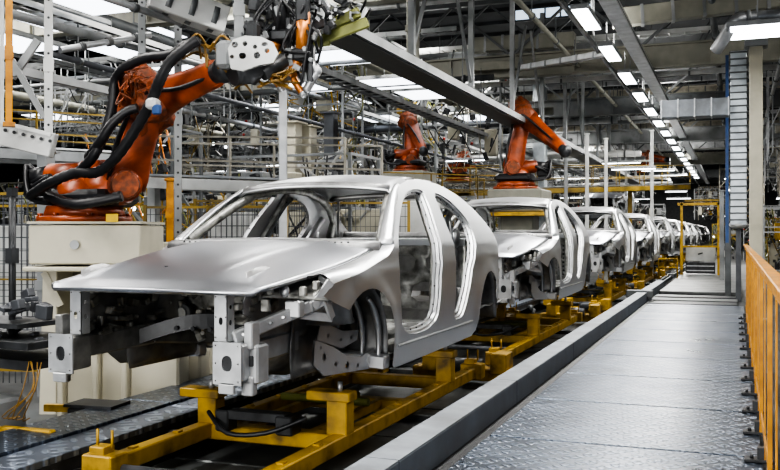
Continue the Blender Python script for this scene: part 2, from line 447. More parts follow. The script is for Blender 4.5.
        for k in (-1, 1): q.cyl((.53*sgn+k*.02, -.012, .255), (.53*sgn+k*.02, 0, .255), .006, 6)
        q.build('lower_tow_tab', M['platest'], rl)
        q = MB()
        vs, fs = slotplate(.075, .25, (0, -.02), .012, .02)
        q.add([(x+.465*sgn, .045, z+.615) for x, z in vs], fs, False)
        vs, fs = sheet([(.0,-.125),(.07,-.125),(.07,.125),(0,.125)], [arc((.035,.05), .012, 0, 330, 9), arc((.035,-.03), .015, 0, 330, 9)], 0)
        q.add([(.465*sgn+.0375, .045+y, z+.615) for y, z in vs], fs, False)
        q.build('radiator_bracket', M['platest'], car, solid=.004)
        # shotgun rail above the wheel, gusset and headlight bracket
        q = MB()
        q.bar((.50*sgn, .10, .50), (.735*sgn, .50, .645), .055, .07, .008)
        q.bar((.735*sgn, .48, .64), (.77*sgn, 1.35, .80), .06, .07, .008)
        for k in range(5):
            t = .15+k*.17; c = Vector((.50*sgn, .10, .50)).lerp(Vector((.735*sgn, .50, .645)), t)
            q.cyl(c+Vector((.02*sgn, -.045, .0)), c+Vector((.015*sgn, -.02, 0)), .008, 6)
        q.build('fender_rail', M['platest'], car)
        q = MB()
        q.bar((.70*sgn,.46,.60),(.81*sgn,.56,.68),.018,.05,.003); q.bar((.81*sgn,.56,.68),(.82*sgn,.62,.57),.018,.05,.003)
        q.bar((.82*sgn,.62,.57),(.70*sgn,.46,.60),.018,.05,.003); q.bar((.76*sgn,.50,.64),(.83*sgn,.58,.78),.02,.05,.003)
        q.box((.70*sgn,.40,.635),(.09,.06,.09),bev=.006)
        q.build('fender_gusset', M['platest'], car)
        q = MB()
        q.grid(lambda a, t: ((.52+.31*t)*sgn, .32+.30*a+.22*t, .70+.12*a-.03*t), [0,.25,.5,.75,1], [0,.2,.4,.6,.8,1], True)
        q.build('headlight_recess', M['steeldk'], car, solid=.01)
        q = MB(); q.ball((.66*sgn, .36, .735), .03, 10, 6, (1.1,.4,1.2)); q.build('headlight_bracket', M['steel'], car)
        for i, (hx, hy, hz, s_) in enumerate([(.58,.30,.66,.05),(.73,.44,.73,.04),(.62,.28,.74,.03),(.78,.5,.76,.035)]):
            MB().box((hx*sgn, hy, hz), (s_, .03, s_*1.4), bev=.005).build('headlight_clip', M['steeldk'], car)
        # apron, strut tower, wheel housing
        q = MB()
        q.grid(lambda a, t: ((.53+.02*math.sin(t*9))*sgn, .18+a*1.2, .42+.42*t+.03*math.sin(a*12)*(t > .4)), [i/14 for i in range(15)], [0,.2,.4,.6,.8,1])
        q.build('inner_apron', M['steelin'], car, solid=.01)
        q = MB()
        q.tube([(.60*sgn,.98,.50),(.60*sgn,.98,.70),(.60*sgn,.99,.80),(.60*sgn,.99,.845)], [.17,.15,.13,.08], 16)
        q.build('strut_tower', M['steelin'], car)
        q = MB()
        for cy, x0 in ((.99,.55), (3.69,.55)):
            q = MB()
            A = [math.radians(a) for a in (range(-12, 193, 12) if cy > 2 else range(-12, 112, 8))]
            q.grid(lambda a, t, cy=cy, x0=x0: ((x0+(.84-x0)*t)*sgn, cy+(.41+.012*math.sin(t*25))*math.cos(a), .34+(.41+.012*math.sin(t*25))*math.sin(a)), A, [i/8 for i in range(9)])
            vs, fs = sheet(arc((cy, .34), .40 if cy > 2 else .39, -20, 200, 18), [], .09)
            q.add([((x0+.02*math.sin(y*14))*sgn, y, z) for y, z in vs], fs, True)
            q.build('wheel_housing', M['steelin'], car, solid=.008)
        # ribs at the rear of the front wheel housing (hinge pillar inner pressings)
        q = MB()
        for k, (xo, ro) in enumerate(((.80,.35),(.68,.36))):
            q.tube([(xo*sgn, .99+ro*math.cos(math.radians(a)), .34+ro*math.sin(math.radians(a))) for a in range(-20, 70, 10)], [.010+.012*math.sin(i/9*3.1) for i in range(9)], 6)
        q.bar((.52*sgn,1.34,.24),(.86*sgn,1.34,.22),.10,.09,.01); pl = [(.60,.30),(.72,.22),(1.36,.175),(1.37,.30),(1.18,.27),(1.0,.30),(.82,.38),(.62,.44)]
        hs = [arc((.72,.33),.022,0,330,10), arc((.86,.27),.016,0,330,9), arc((1.0,.245),.022,0,330,10), arc((1.14,.225),.014,0,330,8), arc((1.28,.24),.022,0,330,10), arc((.68,.39),.012,0,330,8)]
        vs, fs = sheet(resample(pl, .05), hs, 0)
        for dx in (.0, .012): q.add([((.70+dx+.06*(y-.6))*sgn, y, z) for y, z in vs], fs, False)
        pl2 = [(.78,.42),(1.10,.33),(1.30,.36),(1.32,.42),(1.1,.44),(.84,.52)]
        vs, fs = sheet(resample(pl2, .05), [arc((.92,.43),.014,0,330,8), arc((1.08,.385),.014,0,330,8), arc((1.22,.385),.014,0,330,8)], 0)
        for dx in (.0, .012): q.add([((.62+dx+.05*(y-.6))*sgn, y, z) for y, z in vs], fs, False)
        q.build('hinge_pillar_rib', M['steel'], car)
    # hood

    def hz(y): return lerp_tab([(-.05,.765),(.06,.805),(.3,.875),(.7,.95),(1.05,.99),(1.4,1.02)], y)
    def hood(u, t):
        y = -.04+1.43*t; w = hw(y); a = abs(u); yy = y
        if t < .12: yy = y+.10*(a**3)*(1-t/.12)
        if t > .9: yy = y-.09*(a**2)*(t-.9)/.1*1.0+.02
        z = he(y)+(hz(y)-he(y))*(1-a**2.9)
        cr = .62-.10*(1-t)                                        # pressed crease lines running to the nose
        z += .011*math.exp(-((a-cr)/.09)**2)*min(1, t*4)
        if t < .03: z -= .012
        return (u*w, yy, z)
    q = MB(); q.grid(hood, [i/24-1 for i in range(49)], [0,.006,.02,.05,.09,.13]+[.18+.041*i for i in range(21)])
    hd = q.build('hood', M['hoodsteel'], car, solid=.02)
    q = MB()
    for k in range(3): q.bar((-.55, .10+.4*k, .74+.06*k), (.55, .10+.4*k, .74+.06*k), .09, .03, .008)
    for s_ in (-1, 1): q.bar((.30*s_, .1, .74), (.42*s_, 1.2, .92), .07, .02, .005)
    q.build('hood_inner_rib', M['steeldk'], hd)
    MB().cyl((-.02,.25,.858),(-.02,.25,.866),.010,10).build('hood_locating_hole', M['dark'], hd)
    # roof
    def roof(u, t):
        y = 2.0+1.55*t; e = lerp_tab([(2.0,1.352),(2.12,1.402),(2.35,1.452),(2.62,1.476),(2.9,1.473),(3.2,1.443),(3.5,1.378),(3.6,1.35)], y)
        w = xs(y, e)-.0; y2 = y-.09*(1-u*u)*(1-t)+.10*(1-u*u)*t
        return (u*w, y2, e+.045*(1-abs(u)**2.2)-(.028*math.exp(-((abs(u)-.93)/.02)**2)))
    q = MB(); q.grid(roof, [i/16-1 for i in range(33)], [i/18 for i in range(19)])
    rf = q.build('roof', M['steel'], car, solid=.015)
    q = MB()
    for y, z in ((2.02,1.375),(2.5,1.455),(2.95,1.455),(3.5,1.365)):
        q.tube([(x/10, y-.07*(1-(x/6)**2)*(1 if y < 2.3 else -1 if y > 3.2 else 0), z+.03*(1-(x/6)**2)) for x in range(-6, 7)], .03, 6)
    q.build('roof_bow', M['steelin'], rf)
    q = MB()
    for s_ in (-1, 1):
        for k in range(12): z = .3+.055*k; y = 2.44+.012*k; x = (xs(y,z)-.038)*s_; q.cyl((x-.004,y-.115,z),(x+.004,y-.115,z),.012,7)
        for k in range(9): z = .34+.06*k; q.cyl((.585*s_, 3.30, z),(.585*s_, 3.26, z),.014,7)
    for k in range(28): q.cyl((-.62+.046*k, 1.26, .985),(-.62+.046*k, 1.26, .995),.007,6)
    tag(q.build('stamped_hole', M['dark'], car), kind='stuff')
    # cowl + firewall + cross member
    q = MB()
    q.tube([(x/10, 1.34-.10*(1-(x/7.6)**2)+.02, .955+.02*(1-(x/7.6)**2)) for x in range(-8, 9)], .045, 8)
    q.grid(lambda a, t: (a*.78, 1.33+.17*t-.08*(1-a*a), .965+.03*t), [i/8-1 for i in range(17)], [0,.5,1])
    q.build('cowl', M['steelin'], car)
    q = MB()
    q.grid(lambda a, t: (a*.80, 1.42+.03*math.sin(a*11)+.03*math.sin(t*9), .26+.70*t), [i/20-1 for i in range(41)], [i/14 for i in range(15)])
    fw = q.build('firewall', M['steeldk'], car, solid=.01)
    q = MB(); rr = random.Random(3)
    for k in range(70):
        x = rr.uniform(-.7,.7); z = rr.uniform(.45,.9); s_ = rr.uniform(.02,.07)
        q.box((x, 1.34+rr.uniform(-.03,.03), z), (s_*1.5, .05, s_), Matrix.Rotation(rr.uniform(-.4,.4), 3, 'Y'), bev=.008)
    for k in range(9): q.tube([(rr.uniform(-.7,.7), 1.34, rr.uniform(.5,.9)) for _ in range(3)], .012, 6)
    tag(q.build('bracket_cluster', M['steelgr'], fw), kind='stuff')
    q = MB()
    for k in range(46):
        x = rr.uniform(-.7,.72); z = rr.uniform(.44,.92)
        q.box((x, 1.29+rr.uniform(-.05,.03), z), (rr.uniform(.01,.05), .03, rr.uniform(.01,.06)), Matrix.Rotation(rr.uniform(-.7,.7), 3, 'Y'), bev=.004)
    for k in range(30): x = rr.uniform(-.7,.7); z = rr.uniform(.45,.9); q.cyl((x,1.30,z),(x,1.28,z),.010,6)
    tag(q.build('stud_cluster', M['platest'], fw), kind='stuff')
    q = MB()
    for s_ in (-1, 1):
        for k in range(44): y = rr.uniform(.12,1.1); q.box((.50*s_, y, rr.uniform(.46,.76)), (rr.uniform(.03,.08), rr.uniform(.02,.11), rr.uniform(.015,.06)), Matrix.Rotation(rr.uniform(-.5,.5),3,'X'), bev=.006)
    tag(q.build('pressing_cluster', M['stamp'], fw), kind='stuff')
    q = MB()
    q.grid(lambda a, t: (-.50+1.0*a, 1.14-.10*math.sin(t*3.1)+.03*math.sin(a*17), .34+.42*t+.04*math.sin(a*8)), [i/24 for i in range(25)], [i/10 for i in range(11)])
    q.build('toe_board', M['steeldk'], fw, solid=.01)
    q = MB()
    for k in range(90):
        x = rr.uniform(-.48,.48); z = rr.uniform(.36,.80); y = 1.06-.08*math.sin((z-.34)/.42*3.1)+rr.uniform(-.06,.0)
        if k % 3: q.box((x,y,z),(rr.uniform(.02,.10),.05,rr.uniform(.015,.06)),Matrix.Rotation(rr.uniform(-.6,.6),3,'Y'),bev=.006)
        else: q.cyl((x,y-.02,z),(x,y,z),rr.uniform(.008,.02),8)
    tag(q.build('bracket_cluster', M['stamp'], fw), kind='stuff')
    q = MB()
    for k in range(7): x = rr.uniform(-.45,.3); z = rr.uniform(.4,.75); q.tube(smooth_path([(x,.98,z),(x+rr.uniform(.05,.2),.95,z+rr.uniform(-.1,.1)),(x+rr.uniform(.2,.35),.99,z+rr.uniform(-.1,.1))],5),.012,6)
    tag(q.build('brake_line', M['galv'], fw), kind='stuff')
    MB().cyl((-.42,1.00,.53),(-.42,.96,.53),.055,18).build('servo_ring', M['mgrey'], fw)
    MB().cyl((-.42,.955,.53),(-.42,.945,.53),.034,14).build('servo_plug', M['white'], fw)
    q = MB()
    pth = [(-.50,.62,.40),(-.40,.66,.44),(-.2,.72,.50),(0,.74,.515),(.2,.72,.50),(.40,.66,.44),(.50,.62,.40)]
    q.loft([[Vector(p)+Vector(o_) for o_ in ((0,-.05,-.045),(0,.05,-.045),(0,.05,.045),(0,-.05,.045))] for p in smooth_path(pth, 4)], False)
    for k in range(7): q.cyl((-.36+.12*k, .655, .47), (-.36+.12*k, .64, .47), .014, 8)
    q.build('front_cross_member', M['dark'], car)
    q = MB()
    q.tube([(.05, .95, .40),(.05,1.2,.36),(.05,1.5,.33)], [.20,.24,.26], 12); q.ball((.08, .98, .40), .2, 12, 8, (1.1,.6,.75), .3)
    for k in range(8): q.box((rr.uniform(-.15,.25), .86, rr.uniform(.3,.5)), (.06,.06,.04), bev=.01)
    q.build('tunnel_pressing', M['steelgr'], car)
    # floor, tunnel, seats bulkhead, shelf, tail
    q = MB()
    def flo(a, t):
        y = 1.42+2.95*t; z = .25+.12*math.exp(-(a/.16)**2)*(1 if y < 3 else .2)+(.14 if y > 3.05 else 0)+.008*math.sin(y*22)
        return (a*.82, y, z)
    q.grid(flo, [i/16-1 for i in range(33)], [i/34 for i in range(35)]); q.build('floor_pan', M['steelgr'], car, solid=.01)
    q = MB()
    for s_ in (-1, 1):
        for k in range(3): q.box((.42*s_, 1.85+.22*k, .335), (.40,.15,.05), bev=.012)
    q.bar((-.78,2.15,.30),(.78,2.15,.30),.12,.08,.01); q.bar((-.78,2.75,.30),(.78,2.75,.30),.14,.08,.01)
    q.build('seat_cross_member', M['white'], car)
    hs = [roundloop([(x-.16,.45),(x+.16,.45),(x+.14,.62),(x-.14,.62)], 1) for x in (-.42, .42)]+[roundloop([(x-.10,.70),(x+.10,.70),(x+.12,.86),(x-.12,.86)], 1) for x in (-.5,-.17,.17,.5)]
    vs, fs = sheet([(-.72,.34),(.72,.34),(.76,.98),(-.76,.98)], hs, .08)
    q = MB(); q.add([(x, 3.30+.22*(z-.34)+.01*math.sin(x*30), z) for x, z in vs], fs, True); q.build('seat_bulkhead', M['steeldk'], car, solid=.012)
    hs = [roundloop([(x-.055,3.62),(x+.055,3.62),(x+.055,3.70),(x-.055,3.70)], 2) for x in (-.6,-.42,-.24,-.08,.08,.24,.42,.6)]
    vs, fs = sheet([(-.76,3.44),(.76,3.44),(.74,3.9),(-.74,3.9)], hs, .12)
    q = MB(); q.add([(x, y, .99+.03*(y-3.44)) for x, y in vs], fs, False)
    q.bar((-.74,3.44,.965),(.74,3.44,.965),.03,.06,.005); q.build('parcel_shelf', M['steel'], car, solid=.012)
    q = MB()
    q.tube([(x/10, 4.02+.05*(1-(x/7)**2), 1.02) for x in range(-7, 8)], .04, 8)
    q.grid(lambda a, t: (a*(.74-.05*t), 4.42+.12*math.sin(t*1.6)+.04*(1-a*a), 1.0-.55*t), [i/10-1 for i in range(21)], [0,.15,.3,.5,.7,.85,1])
    for s_ in (-1, 1):
        q.bar((.67*s_,4.0,1.0),(.66*s_,4.44,.98),.10,.03,.005)
        q.bar((.52*s_,3.5,1.02),(.57*s_,3.62,1.36),.02,.05); q.bar((.70*s_,3.42,.42),(.64*s_,3.46,1.0),.10,.05,.01)
    q.build('rear_panel', M['steelin'], car, solid=0)
    q = MB()
    for s_ in (-1, 1):
        q = MB()
        q.tube([(.60*s_,3.35,1.18),(.66*s_,3.2,1.0),(.70*s_,3.05,.7)], .03, 6); q.ball((.68*s_,3.32,1.0), .07, 8, 6, (.6,1,1.3), .4)
        q.build('quarter_brace', M['steel'], car)
    return car
# ------------------------------------------------------------------ the carrier skid under each body (origin = car origin, z=0 walkway level)
def mk_skid(name, label):
    s = empty(name, (0,0,0), 0, label, 'carrier skid', 'yellow carrier skids under the car bodies')
    for x in (-.43, .55):
        q = MB(); q.bar((x, .12 if x < 0 else -.75, -.01), (x, 4.25, -.01), .10, .10, .008)
        for k in range(9): q.box((x, .4+k*.45, .045), (.04,.05,.012))
        q.build('skid_runner', M['yellow'], s)
    for y in (1.22, 2.45, 3.55):
        MB().bar((-.43, y, -.02), (.55, y, -.02), .12, .10, .008).build('cross_bar', M['yellow'], s)
    for x, y, h in ((.53,1.22,.24),(-.42,1.22,.20),(.55,3.35,.24),(-.42,3.35,.22)):
        q = MB(); q.box((x, y, .03+h/2), (.14,.12,h), bev=.006); q.box((x-.06, y, .03+h), (.30,.13,.06), bev=.006)
        st = q.build('support_post', M['yellow'], s)
        MB().cyl((x, y, .05+h), (x, y, .12+h), .018, 8).build('locating_pin', M['galv'], st)
    for x in (-.43, .55):
        for y in (.15 if x < 0 else -.7, 4.2):
            q = MB(); q.box((x, y, .0), (.20,.16,.14), bev=.008); q.box((x-.02, y, .08), (.10,.10,.06), bev=.005)
            for k in (-1, 1): q.cyl((x+.05*k, y, .10), (x+.05*k, y, .20), .008, 6)
            q.build('end_bracket', M['yellow'], s)
    MB().cyl((-.35,.18,-.02),(.5,.18,-.02),.028,10).build('cross_shaft', M['dgrey'], s)
    q = MB(); q.box((.0,1.05,.14),(.5,.10,.06),bev=.005); q.box((.25,1.05,.10),(.12,.14,.12),bev=.01); q.box((-.2,1.05,.10),(.10,.12,.14),bev=.01)
    q.tube(smooth_path([(-.3,1.0,.15),(-.1,.9,.05),(.15,.95,.06),(.4,1.0,.16)],4),.015,6); q.build('clamp_unit', M['dark'], s)
    for x in (-.2,.32):
        q = MB(); q.bar((x,1.22,.0),(x,2.45,.0),.05,.06); q.build('stiffener', M['yellow'], s)
    q = MB(); q.box((.06,2.2,.06),(.30,.2,.08),bev=.01); q.cyl((-.3,2.0,.08),(.4,2.0,.08),.03,8); q.build('clamp_unit', M['green'], s)
    return s
XC = -2.94; Y0 = 3.92; CZ = .25
car = mk_car('car_body', 'nearest bare silver car body filling the foreground, its hood fitted and doors missing')
car.location = (XC, Y0, CZ)
skid = mk_skid('carrier_skid', 'yellow steel carrier skid under the nearest car body')
skid.location = (XC+.08, Y0, 0); car.scale = (1, 1.045, 1)
YS = [9.72, 16.7, 23.6, 30.6, 37.6, 44.6, 51.6, 58.6, 65.6, 72.6, 79.6]
NM = ['second','third','fourth','fifth','sixth','seventh','eighth','ninth','tenth','eleventh','farthest']
for i, y in enumerate(YS):
    zz = CZ+(.04 if i == 0 else .10 if i < 3 else .14)
    dup(car, (XC, y, zz), 0, '%s bare silver car body from the front of the line%s' % (NM[i], ', directly behind the nearest one' if i == 0 else ''), (1,1.045,1.0))
    if i < 6: dup(skid, (XC+.08, y, .0), 0, 'yellow carrier skid under the %s car body of the line' % NM[i])
# ------------------------------------------------------------------ line structure: walkway, kerb beam, side walkway, tracks
WE = 17.0
seams = [-6.9+1.38*i for i in range(18)]
ws = [y for y in [5.57-1.38*6+1.38*i for i in range(15)] if y < WE]
for i in range(len(ws)):
    y0 = ws[i]; y1 = ws[i+1] if i+1 < len(ws) else WE
    q = MB().box((-.665, (y0+y1)/2, -.02), (1.62, y1-y0-.024, .04), bev=.004)
    o = q.build('floor_plate', M['plate'], None)
    tag(o, 'checkered steel walkway plate, %s one between kerb and orange railing' % (['viewer-side','underfoot','foot-side'][i] if i < 3 else ORD[i-3]), 'floor plate', 'checkered walkway plates')
struct(MB().box((-.68, WE/2-1, -.2), (1.7, WE+6, .3)).build('trim_1', M['dark']))
# kerb beam
kb = empty('kerb_beam', (0,0,0), 0, 'long grey steel kerb beam between the skid track and the plated walkway', 'kerb beam')
q = MB()
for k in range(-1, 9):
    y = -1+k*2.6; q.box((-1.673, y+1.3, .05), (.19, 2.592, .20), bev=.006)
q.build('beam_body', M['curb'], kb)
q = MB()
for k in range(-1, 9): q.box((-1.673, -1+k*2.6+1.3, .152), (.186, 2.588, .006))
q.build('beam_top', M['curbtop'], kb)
MB().box((-1.53, 9, -.035), (.09, 22, .03)).build('gap_shade_strip', M['black'], kb)  # black strip stands in for the shade in the gap beside the kerb
# track rails
for x, lab in ((-2.02, 'dark steel roller rail beside the grey kerb beam'), (-1.88, 'thin dark guide rail right against the grey kerb beam'), (-3.55, 'dark steel roller rail on the far side of the skids')):
    t = empty('track_rail', (0,0,0), 0, lab, 'rail')
    q = MB(); q.box((x, 30, -.12), (.06 if x != -1.88 else .035, 64, .10)); q.box((x, 30, -.06), (.09 if x != -1.88 else .05, 64, .02)); q.build('rail_profile', M['dgrey'], t)
    if x != -1.88:
        for k in range(22):
            MB().cyl((x+.05, .6+k*1.1, -.06), (x+.13, .6+k*1.1, -.06), .055, 12).build('roller', M['mgrey'], t)
t = empty('track_bed', (0,0,0), 0, 'dark grimy conveyor bed plates under the skids', 'conveyor bed')
q = MB()
for k in range(60): q.box((-2.75, k*1.1-1, -.27), (1.7, 1.08, .12), bev=.01)
q.build('bed_plate', M['bed'], t)
q = MB()
for k in range(30): q.box((-2.75, k*2.2+.2, -.19), (1.5, .12, .05))
tag(q.build('bed_tie', M['mgrey'], t), kind='stuff')
for k, y in enumerate([8.6, 14.9, 16.3, 22.6, 29.6]):
    t = empty('drive_unit', (-2.5, y, -.1), 0, 'yellow clamp and drive unit in the %s gap between car bodies' % ['first','second','second','third','fourth'][k] + (' nearest the kerb' if k == 2 else ''), 'drive unit')
    q = MB(); q.box((0,0,.0),(1.1,.2,.12),bev=.01); q.box((.35,0,.12),(.16,.3,.2),bev=.01); q.box((-.35,0,.12),(.16,.3,.2),bev=.01); q.build('drive_frame', M['yellow'], t)
    q = MB(); q.cyl((-.1,-.15,.1),(.2,-.15,.1),.07,12); q.box((.62,-.05,.05),(.18,.3,.14),bev=.01); q.build('motor', M['dgrey'], t)
# left walkway
for k in range(14):
    y = -1.6+k*1.75
    o = MB().box((-4.02+.02, y+.875, .08-.02), (.42, 1.738, .04), bev=.004).build('floor_plate', M['plate'], None)
    tag(o, 'fine-patterned grey cover plate of the far walkway, %s one' % ORD[k], 'floor plate', 'plain far walkway plates')
    o = MB().box((-3.66, y+.875, .06-.02), (.28, 1.738, .04), bev=.004).build('floor_plate', M['plate2'], None)
    tag(o, 'coarse checkered edge plate of the far walkway, %s one' % ORD[k], 'floor plate', 'checkered far walkway plates')
struct(MB().box((-3.86, 10.6, -.16), (.68, 24.4, .36)).build('trim_2', M['dark']))
# far end steps and platform
t = empty('crossover_step', (-.75, 17.0, 0), 0, 'dark grated step-over at the far end of the plated walkway', 'step')
for k in range(3):
    q = MB(); q.box((0, .55+k*.95, -.03-.0*k), (1.6, .62, .05), bev=.005); q.build('tread', M['mgrey' if k % 2 else 'dark'], t)
MB().box((0,1.6,-.2),(1.6,3.2,.2)).build('step_base', M['black'], t)
for k in range(8):
    o = MB().box((-.75, 21.4+k*2.2, .0), (1.6, 2.18, .06), bev=.005).build('floor_plate', M['bed'], None)
    tag(o, 'smooth grey platform plate beyond the step-over, %s' % (ORD[k]), 'floor plate', 'platform plates beyond the step')
struct(MB().box((-.75, 30, -.16), (1.64, 19, .26)).build('trim_3', M['dgrey']))
# ------------------------------------------------------------------ orange railing
RX = .158
for k in range(10):
    y0 = 15.2-1.5*(k+1)
    if y0 < -.3: break
    t = empty('railing_panel', (RX, y0, 0), 0, 'orange-yellow railing panel with flat posts, %s from the far end of the barrier' % ['first','second','third','fourth','fifth','sixth','seventh','eighth','ninth','tenth'][k], 'railing', 'orange barrier panels beside the walkway')
    q = MB(); q.box((0,.75,1.105),(.06,1.49,.03),bev=.004); q.box((0,.75,1.07),(.02,1.49,.05)); q.build('top_rail', M['rail'], t)
    MB().box((0,.75,.13),(.008,1.46,.05)).build('bottom_rail', M['rail'], t)
    for j in range(2):
        y = .02+.75*j
        MB().box((0,y,.54),(.022 if j == 0 else .007,.06,1.08)).build('post', M['rail'], t)
        q = MB(); q.box((-.03,y,.012),(.16,.10,.016),bev=.003); q.cyl((-.07,y,.02),(-.07,y,.04),.012,6); q.box((-.02,y,.05),(.04,.05,.07)); q.build('foot_plate', M['dark'], t)
# ------------------------------------------------------------------ robots
def robot(name, label, B, S, E, W, side, k=1.0, hoses=(), base_r=.36, lat=None):
    """B foot centre, S shoulder, E elbow, W wrist flange, side: lateral unit vector"""
    t = empty(name, B, 0, label, 'robot')
    o = Vector(B); S, E, W = Vector(S)-o, Vector(E)-o, Vector(W)-o; n = Vector(side).normalized(); up = Vector((0,0,1))
    q = MB(); q.cyl((0,0,0),(0,0,.05*k),base_r*1.15*k,20); q.cyl((0,0,.05*k),(0,0,.14*k),base_r*k,20,base_r*.92*k)
    for i in range(8): a = i*math.pi/4; q.cyl((base_r*1.05*k*math.cos(a),base_r*1.05*k*math.sin(a),.05*k),(base_r*1.05*k*math.cos(a),base_r*1.05*k*math.sin(a),.075*k),.025*k,6)
    q.build('base_flange', M['orange'], t)
    MB().box((S.x*.2, S.y*.2, .21*k), (.66*k,.56*k,.15*k), bev=.05*k).build('cable_guard', M['black'], t)
    q = MB()
    h = Vector((S.x, S.y, 0)); h = h.normalized() if h.length > .01 else Vector((1,0,0))
    q.ball((0,0,.24*k), .24*k, 14, 9, (1.1,1.1,.75), .15, 2)
    q.tube([Vector((0,0,.26*k)), S*.55+Vector((0,0,.1*k)), S], [.20*k,.18*k,.17*k], 14)
    q.tube([S-n*.25*k, S-n*.2*k, S+n*.18*k, S+n*.21*k], [.10*k,.15*k,.15*k,.11*k], 18)
    q.build('rotating_column', M['orange'], t)
    q = MB(); c = Vector((0,0,.42*k))-h*.05*k
    q.tube([c-h*.34*k, c-h*.30*k, c+h*.12*k], [.08*k,.115*k,.12*k], 16); q.tube([c+h*.05*k, c+h*.25*k], [.14*k,.14*k], 16)
    q.build('motor_housing', M['orange'], t)
    q = MB(); q.tube([c-h*.48*k, c-h*.32*k], [.08*k,.10*k], 12); q.box(c-h*.42*k-Vector((0,0,.12*k)), (.16*k,.16*k,.12*k), bev=.02*k)
    for i in range(5): q.tube(smooth_path([c-h*(.42-.03*i)*k+n*.05*i*k, c-h*.56*k+Vector((0,0,(.1-.06*i)*k)), c-h*.5*k+Vector((0,0,-.2*k))+n*(.2-.1*i)*k, Vector((0,0,.18*k))+n*(.25-.1*i)*k-h*.2*k], 4), .025*k, 6)
    q.build('motor_cable_bundle', M['black'], t)
    # lower arm: lofted casting
    d = E-S; z = d.normalized(); f = n.cross(z).normalized()
    def ring(p, a, b_, m=14): return [p+n*a*math.copysign(abs(math.cos(w_))**.7, math.cos(w_))+f*b_*math.copysign(abs(math.sin(w_))**.7, math.sin(w_)) for w_ in [2*math.pi*i/m for i in range(m)]]
    q = MB(); q.loft([ring(S+d*t_, a*k, b_*k) for t_, a, b_ in ((-.06,.10,.13),(0,.13,.19),(.12,.14,.19),(.35,.13,.16),(.6,.12,.145),(.85,.12,.15),(1,.12,.16),(1.08,.09,.10))])
    q.tube([S-n*.19*k, S+n*.19*k], [.15*k,.15*k], 16)
    la = q.build('lower_arm', M['orange'], t)
    q = MB(); q.tube([S+n*.22*k, S+n*.30*k], [.13*k,.11*k], 14)
    for i in range(8): a = i*math.pi/4; q.cyl(S+n*.19*k+(z*math.cos(a)+f*math.sin(a))*.12*k, S+n*.25*k+(z*math.cos(a)+f*math.sin(a))*.12*k, .014*k, 6)
    q.build('shoulder_gear_cover', M['rusty'], la)
    # elbow casting and forearm
    g = W-E; y = g.normalized(); f2 = n.cross(y).normalized()
    q = MB(); q.tube([E-n*.24*k, E-n*.17*k, E+n*.17*k, E+n*.24*k], [.12*k,.19*k,.19*k,.12*k], 18)
    q.ball(E-y*.12*k+f2*-.02*k, .24*k, 16, 12, (1,1,1.05), .45, 5)
    q.tube([E-y*.30*k, E-y*.26*k, E-y*.1*k], [.10*k,.14*k,.16*k], 14)
    q.build('elbow_casting', M['rusty'], t)
    q = MB()
    for a_, b_ in ((.07,.06),(-.07,.06),(0,-.08)): q.tube([E-y*.44*k+n*a_*k+f2*b_*k, E-y*.28*k+n*a_*k+f2*b_*k], [.05*k,.06*k], 10)
    q.build('wrist_motors', M['black'], t)
    def ring2(p, a, b_, m=14): return [p+n*a*math.cos(w_)+f2*b_*math.sin(w_) for w_ in [2*math.pi*i/m for i in range(m)]]
    q = MB(); q.loft([ring2(E+g*t_, a*k, b_*k) for t_, a, b_ in ((-.05,.17,.19),(.1,.17,.20),(.25,.14,.16),(.45,.11,.135),(.7,.095,.12),(.88,.10,.115),(.96,.08,.09))])
    fa = q.build('forearm', M['orange'], t)
    q = MB(); q.tube([W-y*.12*k, W, W+y*.05*k], [.09*k,.10*k,.07*k], 14); q.ball(W-y*.02*k, .11*k, 12, 8)
    q.build('wrist', M['dark'], t)
    q = MB()
    for s_ in (-1, 1): q.tube(smooth_path([S+n*.16*s_*k+f*.14*k, S+d*.5+n*.15*s_*k+f*.17*k, E+n*.2*s_*k+f*.1*k, E+g*.4+n*.14*s_*k, W], 4), .022*k, 6)
    q.build('dress_cable', M['black'], t)
    for hp, r in hoses:
        pts = smooth_path([Vector(p)-o for p in hp], 8)
        pts = [p for p in pts]; MB().tube(pts, [r*(1+.12*(i % 2)) for i in range(len(pts))], 10).build('black_hose', M['black'], t)
    return t
A = at
B1 = A(85,222,8.05)
hz1 = [([A(48,196,7.9), A(72,204,7.6), A(100,201,7.55), A(122,196,7.55)], .044),
       ([A(30,196,8.0), A(48,184,7.7), A(75,173,7.6), A(98,172,7.5), A(118,155,7.4), A(140,122,7.3), A(152,100,7.2), A(160,80,7.1), A(170,62,7.05), A(187,47,7.0), A(198,40,7.0)], .042),
       ([A(75,175,7.7), A(92,158,7.5), A(104,135,7.5), A(112,108,7.5), A(115,82,7.5), A(124,68,7.4), A(145,58,7.3), A(172,54,7.2), A(184,46,7.15), A(198,41,7.1)], .040),
       ([A(88,158,7.6), A(100,142,7.45), A(112,124,7.4), A(126,112,7.4), A(138,108,7.4)], .038)]
r1 = robot('welding_robot', 'big orange welding robot with black hoses on a cream pedestal beside the nearest car', B1, A(124,185,7.95), A(152,102,7.75), A(226,69,7.15), (A(85,190,7.0)-A(85,190,8.0)), 1.0, hz1)
el = A(150,92,7.6)-B1
q = MB(); q.ball(A(138,86,7.65)-B1, .19, 16, 12, (.95,.9,1.05), .3, 9); q.tube([A(124,92,7.7)-B1, A(150,86,7.6)-B1], [.13,.18], 12); q.build('elbow_motor_cover', M['rusty'], r1)
q = MB(); p = A(153,104,7.15)-B1; q.box(p, (.10,.10,.09), bev=.02); q.build('white_hose_clamp', M['white'], r1); MB().box(p+Vector((.05,-.02,-.05)), (.07,.05,.08), bev=.01).build('blue_hose_clamp', M['blue'], r1)
MB().box(A(112,218,7.62)-B1, (.12,.01,.07)).build('yellow_plate', M['ylabel'], r1)
q = MB()
